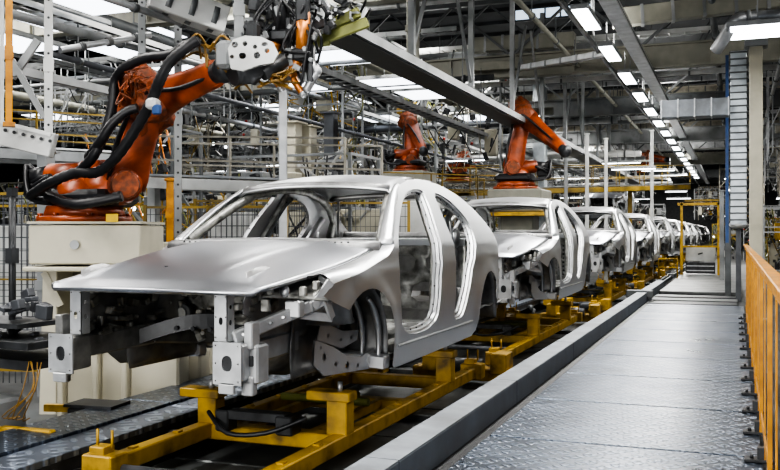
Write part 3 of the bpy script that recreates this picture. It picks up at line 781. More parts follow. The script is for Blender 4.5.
for i in range(22):
    a = A(134+R.uniform(-10,16), 86+R.uniform(-12,14), 7.42)-B1; q.tube(smooth_path([a, a+Vector((R.uniform(-.1,.1),R.uniform(-.08,0),R.uniform(-.1,.1))), a+Vector((R.uniform(-.15,.15),0.05,R.uniform(-.15,.15)))], 5), .008, 5)
q.build('thin_dress_cable', M['rusty'], r1)
q = MB()
for i in range(9):
    a = A(195+R.uniform(-25,22), 52+R.uniform(-14,16), 7.1+R.uniform(-.15,.15))-B1; b_ = A(215+R.uniform(-15,25), 55+R.uniform(-14,20), 7.1+R.uniform(-.15,.15))-B1
    q.tube(smooth_path([a, (a+b_)/2+Vector((0,0,R.uniform(-.1,.12))), b_], 5), .011, 5)
q.build('yellow_cable', M['hose2'], r1)
# pedestal
ped = empty('robot_pedestal', (B1.x, B1.y, FZ), math.atan2(SN, CS), 'cream painted steel pedestal carrying the big orange robot', 'pedestal')
zt = B1.z-FZ
q = MB(); q.box((.13,0,zt-.20),(.96,.80,.34),bev=.012); q.box((.13,0,zt-.01),(.98,.82,.02)); q.build('top_box', M['cream'], ped)
q = MB(); q.box((.13,0,zt-.41),(1.04,.88,.04),bev=.01); q.build('ledge', M['cream'], ped)
q = MB(); q.box((-.28,.1,(zt-.4)/2),(.16,.5,zt-.42),bev=.01,taper=.8); q.box((.62,.1,(zt-.4)/2),(.16,.5,zt-.42),bev=.01,taper=.8); q.box((.18,.35,(zt-.4)/2),(.9,.05,zt-.42)); q.build('pedestal_leg', M['cream'], ped)
MB().box((.18,0,.02),(1.5,1.3,.04)).build('foot', M['mgrey'], ped)
p = A(105,244,7.55)-Vector((B1.x,B1.y,FZ)); q = MB(); q.cyl((.06,-.432,zt-.2),(.06,-.444,zt-.2),.04,16); q.build('round_cover', M['lgrey'], ped)
q = MB(); q.bar((-.33,-.1,zt-.45),(-.18,-.1,zt-.75),.03,.06); q.build('gusset_strut', M['cream'], ped)
# cream guard boxes under and behind the nearest car
for i, (px, w_, d_, h_, lab) in enumerate([(98,.42,7.6,.95,'left'),(128,.34,7.35,.85,'middle'),(160,.40,7.3,.9,'right'),(188,.3,7.7,.7,'rightmost')]):
    p = A(px, 398, d_); p.z = FZ
    t = empty('machine_cover', p, .35, '%s cream folded sheet cover standing below the robot behind the car nose' % lab, 'machine cover', 'cream sheet covers behind the car nose')
    MB().box((0,0,h_/2),(w_,.35,h_),bev=.02).build('cover_body', M['cream'], t)
    MB().box((-w_/2-.02,-.05,h_/2-.05),(.05,.4,h_-.1),bev=.01).build('side_fold', M['cream'], t)
    MB().box((0,0,.03),(w_+.12,.45,.05)).build('plinth', M['mgrey'], t)
# ------------------------------------------------------------------ white gripper hanging over the hood
G = A(250,58,6.95)
t = empty('robot_gripper', G, 0, 'white perforated tool changer plate with a dark coupling at the big robot wrist', 'tool')
rt = Vector((CS,SN,0)); fw_ = Vector((-SN,CS,0))
def P2(px, py, dd=0): return A(px, py, 6.95+dd)-G
outl = [(231,64),(229,50),(234,41),(246,37),(262,38),(274,44),(279,55),(274,64),(260,66),(244,72),(232,70)]
holes = [arc((236,46),3.2,0,330,10), arc((246,45),2.6,0,330,8), roundloop([(240,54),(247,54),(247,60),(240,60)],1), arc((256,48),2.2,0,330,8), roundloop([(254,55),(259,52),(262,58),(256,61)],1), arc((268,52),2.6,0,330,8), arc((233,58),2.2,0,330,8), roundloop([(262,44),(268,43),(269,47),(263,48)],1)]
vs, fs = sheet(outl, holes, 0)
q = MB(); q.add([P2(x, y) for x, y in vs], fs, False); q.build('perforated_plate', M['white'], t, solid=.05)
q = MB(); q.box(P2(228,56,.08),(.14,.2,.22),bev=.03); q.build('side_block', M['lgrey'], t)
q = MB(); q.cyl(P2(232,74,.05),P2(262,64,.2),.10,14); q.cyl(P2(262,74,.1),P2(284,60,.2),.06,12); q.ball(P2(250,70,.1),.12,10,7,(1,1,1),.4); q.build('coupling', M['dark'], t)
q = MB(); q.box(P2(253,32,.05),(.10,.1,.14),bev=.02); q.cyl(P2(253,38,.1),P2(253,22,.1),.05,10); q.build('motor', M['dark'], t)
q = MB()
for i in range(26):
    x = R.uniform(226,285); y = R.uniform(60,92); q.tube(smooth_path([P2(x,y,.2), P2(x+R.uniform(-14,14),y+R.uniform(-8,8),.1), P2(x+R.uniform(-26,26),y+R.uniform(-12,4),.25)],4), .010, 5)
tag(q.build('hose_tangle', M['hose2'], t), kind='stuff')
q = MB()
for i in range(16):
    x = R.uniform(232,290); y = R.uniform(36,80); q.box(P2(x,y,.1+R.uniform(0,.2)), (R.uniform(.02,.07),R.uniform(.03,.08),R.uniform(.02,.07)), bev=.005)
tag(q.build('valve_block_cluster', M['lgrey'], t), kind='stuff')
# hanging weld guns on a rail frame
def gun(name, label, px, dd, y0, y1, c1):
    g = A(px, y0, dd); t = empty(name, g, .2, label, 'welding gun'); L = (y1-y0)*dd/890
    q = MB(); q.box((0,0,-.1),(.10,.12,.2),bev=.015); q.cyl((0,0,-.05),(0,0,.35),.04,10); q.build('hanger', M['dark'], t)
    q = MB(); q.cyl((0,0,-.12),(0,0,-.12-L*.40),.058,14); q.build('actuator', c1, t)
    q = MB(); q.box((0,0,-.14-L*.42),(.16,.14,.10),bev=.02); q.box((.07,0,-.3-L*.3),(.05,.08,L*.4),bev=.01); q.build('gun_bracket', M['dark'], t)
    q = MB(); z0 = -.16-L*.45; z1 = -L
    q.tube(smooth_path([(-.05,0,z0),(-.10,0,(z0+z1)/2),(-.08,0,z1+.12),(0,0,z1)],5), [.05-.0015*i for i in range(16)], 10); q.build('copper_arm', M['copper'], t)
    q = MB(); q.tube(smooth_path([(.05,0,z0),(.12,0,(z0+z1)/2+.05),(.10,0,z1+.15),(.02,0,z1+.02)],5), .035, 10); q.ball((0,0,z1), .035, 8, 6); q.build('steel_arm', M['galv'], t)
    q = MB()
    for i in range(10): q.tube(smooth_path([(R.uniform(-.1,.1),R.uniform(-.1,.1),-.05-R.random()*.2),(R.uniform(-.22,.22),R.uniform(-.15,.15),z0+R.uniform(0,.3)),(R.uniform(-.1,.12),R.uniform(-.1,.1),z1+R.uniform(.05,.4))],5), .012, 5)
    tag(q.build('gun_hose_cluster', M['black'], t), kind='stuff')
    q = MB()
    for i in range(9): q.box((R.uniform(-.12,.14),R.uniform(-.08,-.02),R.uniform(z1+.1,-.1)),(.04,.04,R.uniform(.03,.09)),Matrix.Rotation(R.uniform(-.5,.5),3,'Y'),bev=.006)
    tag(q.build('gun_clamp_cluster', M['lgrey'], t), kind='stuff')
gun('welding_gun', 'long hanging welding gun with a copper-orange cylinder above the windshield opening', 303, 7.2, -2, 94, M['copper'])
gun('welding_gun', 'slimmer dark hanging welding gun left of the copper-coloured one', 281, 7.3, -30, 88, M['dark'])
# tool frame top centre
p = A(335,25,7.4); t = empty('overhead_tool_frame', p, 0, 'cluttered silver tooling frame with yellow arm, hanging at top centre over the windshield', 'tooling frame')
q = MB()
def PF(px, py, dd=0): return A(px, py, 7.4+dd)-p
for a, b_ in (((316,42),(368,22)),((306,44),(330,40)),((318,30),(360,12))): q.bar(PF(*a), PF(*b_), .05, .09, .01)
q.build('yellow_arm', M['green'], t)
q = MB()
for i in range(34):
    x, y = R.uniform(296,366), R.uniform(-6,34)
    if y > 46-(x-296)*.5: y -= 14
    q.bar(PF(x,y,R.uniform(-.2,.3)), PF(x+R.uniform(-13,13),y+R.uniform(-12,12),R.uniform(-.2,.3)), R.uniform(.012,.03), R.uniform(.012,.04))
tag(q.build('silver_linkage_cluster', M['galv'], t), kind='stuff')
q = MB()
for i in range(22): q.box(PF(R.uniform(300,350),R.uniform(-4,32),R.uniform(-.2,.2)), (R.uniform(.03,.12),.06,R.uniform(.03,.10)), Matrix.Rotation(R.uniform(-.6,.6),3,'Y'), bev=.008)
tag(q.build('dark_clamp_cluster', M['dark'], t), kind='stuff')
q = MB()
for i in range(14): x, y = R.uniform(298,352), R.uniform(-4,26); q.tube(smooth_path([PF(x,y), PF(x+R.uniform(-10,16),y+R.uniform(-8,18),.1), PF(x+R.uniform(-20,26),y+R.uniform(-10,10),-.1)],5), .011, 5)
tag(q.build('tool_hose_cluster', M['black'], t), kind='stuff')
# second tangle left of gun (y 0..38)
p = A(262,14,7.6); t = empty('overhead_tool_frame', p, 0, 'dark hose-draped tooling carriage hanging above the white gripper plate', 'tooling frame')
q = MB()
for i in range(20): q.box(A(R.uniform(244,296),R.uniform(-12,32),7.6+R.uniform(-.3,.3))-p, (R.uniform(.04,.14),.08,R.uniform(.03,.12)), Matrix.Rotation(R.uniform(-.5,.5),3,'Y'), bev=.008)
tag(q.build('carriage_block_cluster', M['dark'], t), kind='stuff')
q = MB()
for i in range(18): x, y = R.uniform(242,298), R.uniform(-10,40); q.tube(smooth_path([A(x,y,7.6)-p, A(x+R.uniform(-12,12),y+R.uniform(0,14),7.5)-p, A(x+R.uniform(-18,18),y+R.uniform(-12,12),7.6)-p],5), .012, 5)
tag(q.build('carriage_hose_cluster', M['dgrey'], t), kind='stuff')
q = MB()
for i in range(14): x, y = R.uniform(246,298), R.uniform(0,40); q.bar(A(x,y,7.5)-p, A(x+R.uniform(-9,9),y+R.uniform(-9,9),7.5)-p, .02, .03)
tag(q.build('carriage_linkage_cluster', M['lgrey'], t), kind='stuff')
# far robots
side = Vector((SN*.2-.5,-.9,0))
def rr_(px, base, dep, pts, label, k):
    B = A(px, base, dep); s, e, w_ = [A(x, y, dep+dz) for x, y, dz in pts]
    return robot('welding_robot', label, B, s, e, w_, A(px,base,dep-1)-B, k)
rr_(516,190,20,[(513,168,0),(524,116,0),(566,152,-1.0)], 'orange robot bent over the second car body', 1.25)
rr_(410,172,21,[(411,160,0),(410,124,.5),(424,152,-.5)], 'orange robot standing upright behind the roof of the nearest car', 1.0)
rr_(640,180,43.5,[(642,172,0),(650,158,0),(668,160,-1.0)], 'small distant orange robot above the fourth car body', 1.3)
rr_(458,182,34,[(460,172,0),(466,160,0),(480,166,-1.0)], 'distant orange robot between the two mid-distance robots', 1.3)
for (px, base, dep, w_, lab) in ((520,190,20,1.2,'tall beige pedestal under the robot bent over the second car'),(410,172,21,1.0,'tall beige pedestal under the upright robot behind the car roof')):
    B = A(px, base, dep); t = empty('robot_pedestal', (B.x, B.y, FZ), 0, lab, 'pedestal'); hh = B.z-FZ
    MB().box((0,0,hh-.25),(w_,w_,.5),bev=.03).build('top_box', M['beige'], t); MB().box((0,0,(hh-.5)/2),(w_*.6,w_*.6,hh-.5),bev=.02).build('pedestal_leg', M['beige'], t); MB().box((0,0,hh-.55),(w_*1.2,w_*1.2,.08)).build('ledge', M['yellow'], t)
# ------------------------------------------------------------------ ceiling lights
def fixture(name, label, loc, L, W, m, group):
    t = empty(name, loc, 0, label, 'ceiling light', group)
    q = MB(); q.box((0,0,.05),(W,L,.08),bev=.01); q.bar((0,-L*.35,.08),(0,-L*.35,.5),.02,.02); q.bar((0,L*.35,.08),(0,L*.35,.5),.02,.02); q.build('housing', M['lgrey'], t)
    MB().box((0,0,.005),(W*.86,L*.96,.02)).build('diffuser', m, t); return t
f0 = fixture('ceiling_light', '', (-2.21,14.4,4.7), 1.5, .28, M['lamp'], 'strip of lights above the walkway')
for i in range(16):
    o = f0 if i == 0 else dup(f0, (-2.21, 14.4+2.9*i, 4.7)); o['label'] = 'bright ceiling light in the long strip above the walkway, %s' % (ORD[i] if i < 15 else 'farthest')
for i in range(5): o = dup(f0, (-2.21, 11.5-2.9*i, 4.7)); o['label'] = 'bright ceiling light of the long strip, %s overhead out of the frame' % ORD[i]
for k, (x, lab) in enumerate(((-2.48,'left'),)):
    t = empty('lighting_rail', (x,0,0), 0, 'slim pale rail along the %s side of the light strip' % lab, 'rail')
    q = MB(); q.box((0,35,4.84),(.05,70,.09)); q.build('rail_profile', M['lgrey'], t)
    q = MB()
    for i in range(14): q.bar((0,2+5*i,4.84),(0,2+5*i,6.6),.03,.03)
    tag(q.build('hanger_rod', M['galv'], t), kind='stuff')
t = empty('cable_tray', (-1.86,0,4.93), 0, 'wide silver cable tray running beside the light strip', 'cable tray')
q = MB(); q.box((0,35,0),(.26,70,.01)); q.box((-.13,35,.05),(.01,70,.1)); q.box((.13,35,.05),(.01,70,.1)); q.build('tray', M['galv'], t)
q = MB()
for i in range(5): q.tube([(-.12+.06*i, 0, .04), (-.12+.06*i, 70, .04)], .02, 6)
q.build('cable', M['dark'], t)
f1 = fixture('ceiling_light', '', (-9,16,6.2), 2.4, 1.0, M['sky2'], 'wide ceiling panels')
f1.location = (-8.6,17,6.1); first = True; n = 0
for xi, (x, z, row) in enumerate(((-8.6,6.1,'second'),(-13.5,6.3,'third'),(-19,6.4,'fourth'),(-25,6.5,'fifth'),(-32,6.5,'sixth'))):
    for i in range(7):
        y = 16+xi*2.2+6.2*i
        if x < -y*1.02: continue
        o = f1 if first else dup(f1, (x, y, z)); o.location = (x, y, z); first = False
        o['label'] = 'wide glowing ceiling panel, %s of the %s lamp row from the walkway' % (ORD[i], row)
for i, p in enumerate([A(757,32,14), A(512,14,34), A(553,10,30)]):
    if i == 0:
        t = fixture('ceiling_light', 'large bright box light at the upper right edge above the cream column', p, 1.0, .9, M['lamp'], None)
    else:
        t = empty('roof_glazing', p, 0, 'bluish roof window strip %s the light strip, high under the roof' % ('farther left of' if i == 1 else 'just left of'), 'window')
        MB().box((0,0,0),(2.6,.05,.5)).build('pane', M['sky'], t)
        q = MB(); q.box((0,-.02,.28),(2.8,.1,.06)); q.box((0,-.02,-.28),(2.8,.1,.06))
        for k in range(6): q.box((-1.3+.52*k,-.03,0),(.05,.08,.5))
        q.build('glazing_bar', M['mgrey'], t)
f2 = fixture('tube_lamp', '', (0,0,0), 1.3, .12, M['lamp'], 'small tube lamps among the overhead steelwork')
rl_ = random.Random(11)
for i in range(64):
    o = f2 if i == 0 else dup(f2)
    ln = i % 8; x = [-5.6,-7.8,-10.2,-12.6,-15.4,-18.4,2.4,-3.3][ln]
    y = 25+(i//8)*5.2+rl_.uniform(-1.2,1.2)+abs(x)*.3; o.location = (x+rl_.uniform(-.5,.5), y, rl_.choice((3.1,3.7,4.3,4.9))+rl_.uniform(-.2,.2)); o.rotation_euler = (0,0,rl_.choice((0,math.pi/2)))
    o['label'] = 'small tube lamp among overhead steelwork, %s of the %s column of lamps' % (ORD[i//8], ['1st','2nd','3rd','4th','5th','6th','right-side','line-side'][ln])
f3 = fixture('ceiling_light', '', (0,0,0), 1.5, 1.5, M['sky2'], 'wide ceiling panels')
for i, (px, py) in enumerate([(52,20),(128,52),(14,44),(268,108),(331,106),(381,119),(341,58),(392,84),(424,95),(478,118),(52,117),(190,72),(92,2),(300,88)]):
    d = 3.35*890/(233-py); p = A(px, py, d); o = f3 if i == 0 else dup(f3); o.location = p; o.scale = (.8, .9, 1)
    o['label'] = 'square glowing ceiling panel hanging %s' % ['above the orange post at top left','above the robot elbow','at the left edge near the orange post','right of the silver post','over the roof of the nearest car, left one','over the roof of the nearest car, right one','just right of the hanging welding gun','beneath the conveyor near its start','beneath the middle of the conveyor','beneath the far end of the conveyor','behind the white upright at left','behind the robot forearm','at the very top left of centre','between gun and silver post'][i]
# ------------------------------------------------------------------ overhead conveyor
t = empty('overhead_conveyor', (-4.6,0,3.72), 0, 'long dark overhead conveyor channel with pale edges running above the cars', 'conveyor')
q = MB(); q.box((0,27,.06),(.46,40,.12)); q.build('channel', M['dark'], t)
q = MB(); q.box((.25,27,.08),(.05,40,.12)); q.box((-.25,27,.08),(.05,40,.12)); q.build('edge_flange', M['lgrey'], t)
q = MB()
for i in range(12): q.bar((.25,9+3.1*i,.15),(.25,9+3.1*i,2.9),.09,.09); q.bar((.25,9+3.1*i,.2),(.25,9.0+3.1*i+(1.3 if i % 2 else -1.3),2.2),.05,.05)
tag(q.build('hanger', M['lgrey'], t), kind='stuff')
# ------------------------------------------------------------------ roof members
n = 0
YB = [9.5,12.5,15,18,21,24.5,28,32,36,41,47,54,62,72]
for i, y in enumerate(YB):
    z = [5.4,6.9,5.75,6.6,5.3,6.3,5.2,5.9,5.1,5.6,5.0,5.5,5.2,5.3][i]; m = M[['mgrey','lgrey','beige','mgrey','beige','lgrey','mgrey','beige','lgrey','mgrey','beige','lgrey','mgrey','lgrey'][i]]
    t = empty('roof_beam', (-12,y,z), 0, '%s heavy roof cross beam spanning the hall, counted from the viewer' % ['first','second','third','fourth','fifth','sixth','seventh','eighth','ninth','tenth','eleventh','twelfth','thirteenth','fourteenth'][i], 'roof beam', 'roof cross beams')
    h = .34 if i % 2 else .5
    q = MB(); q.box((0,0,0),(60,.10,h)); q.box((0,0,h/2),(60,.30,.04)); q.box((0,0,-h/2),(60,.30,.04)); q.build('beam_profile', m, t)
    q = MB()
    for k in range(40): q.box((-29+1.5*k,-.06,0),(.03,.13,h))
    tag(q.build('web_stiffener', m, t), kind='stuff')
    q = MB(); k = -29.0
    while k < 29: q.bar((k,0,h/2),(k+1.5,0,h/2+1.3),.06,.06); q.bar((k+1.5,0,h/2+1.3),(k+3,0,h/2),.06,.06); k += 3
    q.box((0,0,h/2+1.35),(60,.14,.12)); q.build('truss_lattice', M['mgrey' if i % 3 else 'lgrey'], t)
rr = random.Random(21)
def run_x(kind, y, z, x0, x1, r, m, label, cat):
    t = empty(kind, ((x0+x1)/2, y, z), 0, label, cat); h = (x1-x0)/2
    q = MB()
    if kind == 'pipe_run':
        q.tube([(-h,0,0),(h,0,0)], r, 10); q.build('pipe', m, t)
        q = MB(); k = -h+.6
        while k < h: q.tube([(k,0,0),(k+.06,0,0)], r*1.35, 10); q.bar((k,0,0),(k,0,rr.choice((.5,.9,1.4))),.02,.02); k += 2.3
        tag(q.build('pipe_clamp', M['mgrey'], t), kind='stuff')
    else:
        q.bar((-h,-.15,0),(h,-.15,0),.02,.09); q.bar((-h,.15,0),(h,.15,0),.02,.09); k = -h
        while k < h: q.box((k,0,-.02),(.03,.3,.02)); k += .35
        q.build('tray', m, t)
        q = MB()
        for s_ in range(4): q.tube([(-h,-.1+.06*s_,.02),(0,-.1+.06*s_,.03),(h,-.1+.06*s_,.02)], .022, 5)
        q.build('cable', M['dark'], t)
    return t
def run_y(kind, x, z, y0, y1, r, m, label, cat):
    t = run_x(kind, 0, 0, y0, y1, r, m, label, cat); t.location = (x, (y0+y1)/2, z); t.rotation_euler = (0,0,math.pi/2); return t
cols_ = [('white',M['white']),('grey',M['mgrey']),('silver',M['galv']),('pale grey',M['lgrey']),('beige',M['beige']),('dark',M['dgrey'])]
hts = [('low','hanging low'),('mid','at middle height'),('high','high under the roof')]
for i in range(30):
    y = 10+i*1.55+rr.uniform(-.5,.5); cn, cm = cols_[(i*5+i//4) % 6]; z = [4.6,5.1,6.1][i % 3]+rr.uniform(-.3,.35)-(y > 30)*.6
    for yb in YB:
        if abs(y-yb) < .5: y = yb+.55
    kind = 'pipe_run' if i % 4 else 'cable_tray'
    x0 = rr.choice((-32,-26,-20)); x1 = rr.choice((-2.7,8,14)) if z > 5.2 else rr.choice((-4.9,-3.2,-3.6))
    run_x(kind, y, z, x0, x1, rr.choice((.04,.05,.07,.11) if y > 18 else (.025,.035,.04)), cm, '%s %s crossing the hall %s, %s run' % (cn, 'pipe' if kind == 'pipe_run' else 'cable tray', hts[i % 3][1], ['1st','2nd','3rd'][i] if i < 3 else '%dth' % (i+1)), 'pipe' if kind == 'pipe_run' else 'cable tray')
LX = ['','','','',' beside a tray','','','','',' at the outer side','','','','','']
for i, (x, z, kind, r) in enumerate([(-5.6,4.3,'pipe_run',.05),(-6.5,4.0,'cable_tray',.1),(-7.3,4.9,'pipe_run',.08),(-8.2,3.6,'pipe_run',.04),(-9.6,4.6,'cable_tray',.1),(-10.8,5.2,'pipe_run',.12),(-12.2,4.2,'pipe_run',.06),(-13.8,5.0,'cable_tray',.1),(-15.6,4.5,'pipe_run',.1),(-18,4.9,'pipe_run',.06),(-21,5.1,'cable_tray',.1),(-.4,5.6,'pipe_run',.07),(.9,4.9,'pipe_run',.05),(2.2,5.3,'cable_tray',.1),(-3.4,5.2,'pipe_run',.05)]):
    cn, cm = cols_[(i*7+2) % 6]
    WHR = ['over the nearest skids side','beside the conveyor','left of the first tray','over the robot lane','in the second lane tray','thick one of the third lane','thin one of the third lane','in the fourth lane tray','thick one of the fourth lane','thin one of the fifth lane','in the outermost lane','','','','']
    run_y(kind, x, z, 6 if x > -7 else 9, 70, r, cm, '%s %s running lengthwise overhead, %s' % (cn, 'pipe' if kind == 'pipe_run' else 'cable tray', WHR[i] if WHR[i] else ('right over the cars' if x < -3 else 'just above the walkway' if x < 0 else 'past the railing, %s' % ('low' if z < 5 else 'higher up'))), 'pipe' if kind == 'pipe_run' else 'cable tray')
for i, (py, d, w_, h_, mm, cn) in enumerate([(78,27,.16,.22,'lgrey','pale grey'),(90,31,.2,.14,'galv','silver'),(101,35,.25,.3,'warm','warm grey'),(113,38,.2,.2,'lgrey','pale grey'),(124,34,.1,.12,'galv','silver'),(133,43,.3,.35,'warm','warm grey'),(143,47,.25,.2,'lgrey','pale grey'),(152,52,.3,.3,'galv','silver'),(161,58,.3,.3,'warm','warm grey'),(168,66,.3,.3,'lgrey','pale grey'),(70,24,.12,.10,'galv','silver'),(84,22.5,.08,.10,'white','white')]):
    z = 1.3+(233-py)*d/890; x0, x1 = (-9,13); p = Vector(((x0+x1)/2, d*.98, z))
    t = empty('cross_girder', p, 0, '%s slim cross girder above the right aisle, %s of its set' % (cn, ORD[i]), 'beam')
    q = MB(); q.box((0,0,0),(22,w_,h_)); q.box((0,-w_/2-.01,h_/2),(22,w_*.6,.03)); q.build('girder_web', M[mm], t)
    q = MB()
    for k in range(15): q.box((-10.5+1.5*k,-w_/2,0),(.05,.05,h_*1.3)); q.bar((-10.5+1.5*k,0,h_/2),(-10.5+1.5*k+(k % 3)*.3,0,h_/2+1.2),.035,.035)
    tag(q.build('girder_hanger', M['mgrey'], t), kind='stuff')
# big beige box beams upper right, duct elbow, horizontal duct
def boxbeam(p, q_, w_, h_, m, label, name='box_beam'):
    c = (Vector(p)+Vector(q_))/2; t = empty(name, c, 0, label, 'beam'); q = MB(); q.bar(Vector(p)-c, Vector(q_)-c, w_, h_, .01); q.build('beam_body', m, t)
    q = MB(); d = (Vector(q_)-Vector(p)); 
    for k in range(1, 6): m_ = Vector(p)+d*k/6-c; q.bar(m_-d.normalized()*.03, m_+d.normalized()*.03, w_*1.12, h_*1.12)
    q.build('joint_plate', M['lgrey'], t)
boxbeam(A(612,19,17.0), A(800,-4,16.2), .25, .34, M['beige'], 'thick beige box beam across the top right corner')
boxbeam(A(472,68,21.5), A(800,46,19.6), .25, .2, M['beige'], 'long lower beige box beam passing over the light strip')
boxbeam(A(470,46,22), A(575,40,21), .3, .35, M['beige'], 'faded beige beam left of the light strip near the top')
boxbeam(A(520,68,20), A(614,52,17), .15, .12, M['galv'], 'thin silver beam meeting the light strip on its left')
t = empty('bent_duct', A(740,20,14), 0, 'bent silver duct dropping from the top right towards the light strip', 'duct'); o_ = A(740,20,14)
MB().tube(smooth_path([A(800,14,14)-o_, A(748,18,14)-o_, A(734,22,14)-o_, A(724,38,14.2)-o_, A(716,50,14.4)-o_], 5), .10, 14).build('duct_body', M['galv'], t)
q = MB(); q.cyl(A(748,18,14)-o_-Vector((.02,0,0)), A(748,18,14)-o_+Vector((.04,0,0)), .125, 14); q.build('duct_collar', M['lgrey'], t)
p = A(695,109,17); t = empty('rectangular_duct', p, 0, 'long rectangular sheet metal duct right of the light strip', 'duct')
q = MB(); q.box((0,0,0),(1.25,.4,.33),bev=.01); q.build('duct_body', M['curbtop'], t)
q = MB()
for k in range(5): q.box((-.6+.3*k,0,0),(.02,.43,.36))
tag(q.build('duct_seam', M['galv'], t), kind='stuff')
# vertical duct and cream column
p = A(738.5,225,17.5); t = empty('vertical_duct', p, 0, 'tall silver vertical duct with horizontal seams beside the cream column', 'duct'); H = (225-52)*17.5/890
MB().box((0,0,H/2),(.30,.30,H),bev=.008).build('duct_body', M['ductm'], t)
q = MB()
for k in range(26): q.box((0,0,.1+k*H/26),(.34,.34,.03))
q.build('duct_seam', M['mgrey'], t)
q = MB(); q.ball((0,0,.0),.17,10,6,(1.1,1,.5)); q.build('duct_wrap', M['white'], t)
MB().box((-.21,0,H/2-.2),(.06,.06,H+.3)).build('blue_edge_post', M['blue'], t)
MB().box((0,.1,(-p.z+FZ)/2),(.10,.10,p.z-FZ)).build('support_leg', M['dgrey'], t)
p = A(756,233,16.5); t = empty('building_column', (p.x,p.y,FZ), 0, 'plain cream building column rising behind the end of the orange railing', 'column')
MB().box((0,0,2.6),(.23,.23,5.2),bev=.01).build('column_shaft', M['cream'], t); q = MB(); q.box((0,0,.03),(.5,.5,.06)); q.box((0,0,5.15),(.4,.4,.12)); q.build('end_plate', M['lgrey'], t)
# ------------------------------------------------------------------ posts placed one by one
def post(px, y0, y1, d, w_, m, label, name='steel_post', holes=False):
    p = A(px, y1, d); H = (y1-y0)*d/890; t = empty(name, p, math.atan2(-p.x, p.y) if w_ < .12 else 0, label, 'post')
    MB().box((0,0,H/2),(w_,w_,H),bev=w_*.08).build('shaft', m, t)
    for z_, k_, h_ in ((.01,1.7,.03),(H-.02,1.5,.03),(H*.5,1.2,.10)): MB().box((0,0,z_),(w_*k_,w_*k_,h_)).build('collar_plate', m, t)
    if holes:
        q = MB()
        for k in range(int(H/.14)): q.cyl((0,-w_/2-.003,.07+.14*k),(0,-w_/2+.01,.07+.14*k),w_*.16,8)
        q.build('bolt_hole', M['dark'], t)
    return t
post(9,-20,126,6.6,.05,M['rail'],'bright orange round-edged post at the far left edge','steel_post')
post(2,-20,126,6.9,.03,M['white'],'thin white post left of the orange post')
post(48.5,-20,152,7.0,.065,M['white'],'white perforated upright beside the orange post on the left', holes=True)
post(46,150,420,9.0,.13,M['lgrey'],'pale grey column under the left white beam')
post(142,-10,128,9.5,.08,M['lgrey'],'pale perforated post behind the robot elbow', holes=True)
post(178,-10,250,10.5,.09,M['lgrey'],'light grey post just right of the robot elbow', holes=True)
post(239,-20,42,7.6,.085,M['lgrey'],'pale tubular post directly above the white gripper plate')
post(283,86,430,8.9,.085,M['galv'],'round silver post below the hanging welding gun')
post(331,112,400,16,.20,M['dgrey'],'thick charcoal post behind the car roof')
post(170,178,250,11,.09,M['rail'],'orange upright standing behind the hood of the nearest car')
post(292,122,400,17,.30,M['cream'],'left one of the paired cream columns behind the car roof')
post(307,126,400,17.4,.30,M['cream'],'right one of the paired cream columns behind the car roof')
post(413,-20,78,14.4,.17,M['beige'],'beige square post above the conveyor near the top centre')
post(540,68,420,30,.42,M['ductm'],'silver square duct riser behind the second robot','duct_riser')
post(587,133,420,24,.10,M['white'],'slim white post left of the third car body')
post(606,138,420,24,.09,M['white'],'slim white post above the third car body')
post(652,130,420,27,.10,M['white'],'slim white post above the fourth car body')
post(566,150,420,23,.09,M['lgrey'],'slim pale post above the rear of the second car')
post(626,90,420,36,.10,M['lgrey'],'distant pale post under the light strip')
post(728,196,300,19,.12,M['mgrey'],'grey post beside the yellow gate at the end of the aisle')
post(722,190,300,24,.12,M['lgrey'],'pale post between the yellow gate and the duct')
# white lattice frame left
t = empty('white_support_frame', A(30,135,6.9), 0, 'white steel beam and brace frame at the left edge over the machinery', 'support frame'); o_ = A(30,135,6.9)
q = MB(); q.bar(A(-20,128,6.9)-o_, A(54,146,6.9)-o_, .10, .19, .008); q.bar(A(-20,117,6.9)-o_, A(54,136,6.9)-o_, .14, .025); q.build('beam', M['white'], t)
q = MB(); q.bar(A(12,60,7)-o_, A(45,118,7)-o_, .035, .045); q.bar(A(12,78,7.1)-o_, A(38,40,7.1)-o_, .03, .06); q.bar(A(-10,64,7)-o_, A(140,98,9.4)-o_, .05, .07); q.bar(A(-10,78,7)-o_, A(20,72,7)-o_, .04, .05); q.build('brace', M['lgrey'], t)
q = MB()
for k in range(6): q.cyl(A(5+9*k,130+2.2*k,6.82)-o_, A(5+9*k,130+2.2*k,6.86)-o_, .014, 8)
q.build('bolt', M['dark'], t)
# diagonal pipes top left
for k, (a, b_, r, m, lab) in enumerate([((95,-6,8.2),(248,46,10.5),.035,'lgrey','pale pipe slanting down towards the gripper at the top left'),((-10,8,9),(330,100,22),.05,'lgrey','pale pipe slanting down behind the robot elbow from the left edge'),((60,50,10),(150,35,11),.04,'galv','short silver pipe crossing left of the robot'),((150,-5,9),(225,22,9.3),.11,'white','broad white overhead box channel above the robot forearm')]):
    p = A(*a); q_ = A(*b_); t = empty('pipe_run' if k < 3 else 'box_channel', p, 0, lab, 'pipe' if k < 3 else 'beam')
    if k < 3: MB().cyl((0,0,0), q_-p, r, 10).build('pipe', M[m], t)
    else: MB().bar((0,0,0), q_-p, .25, .28, .01).build('beam_body', M[m], t)
    q = MB(); d = (q_-p); 
    for s_ in (.2,.5,.8): q.cyl(p*0+d*s_, d*(s_)+d.normalized()*.06, r*1.4, 10)
    tag(q.build('pipe_clamp', M['mgrey'], t), kind='stuff')
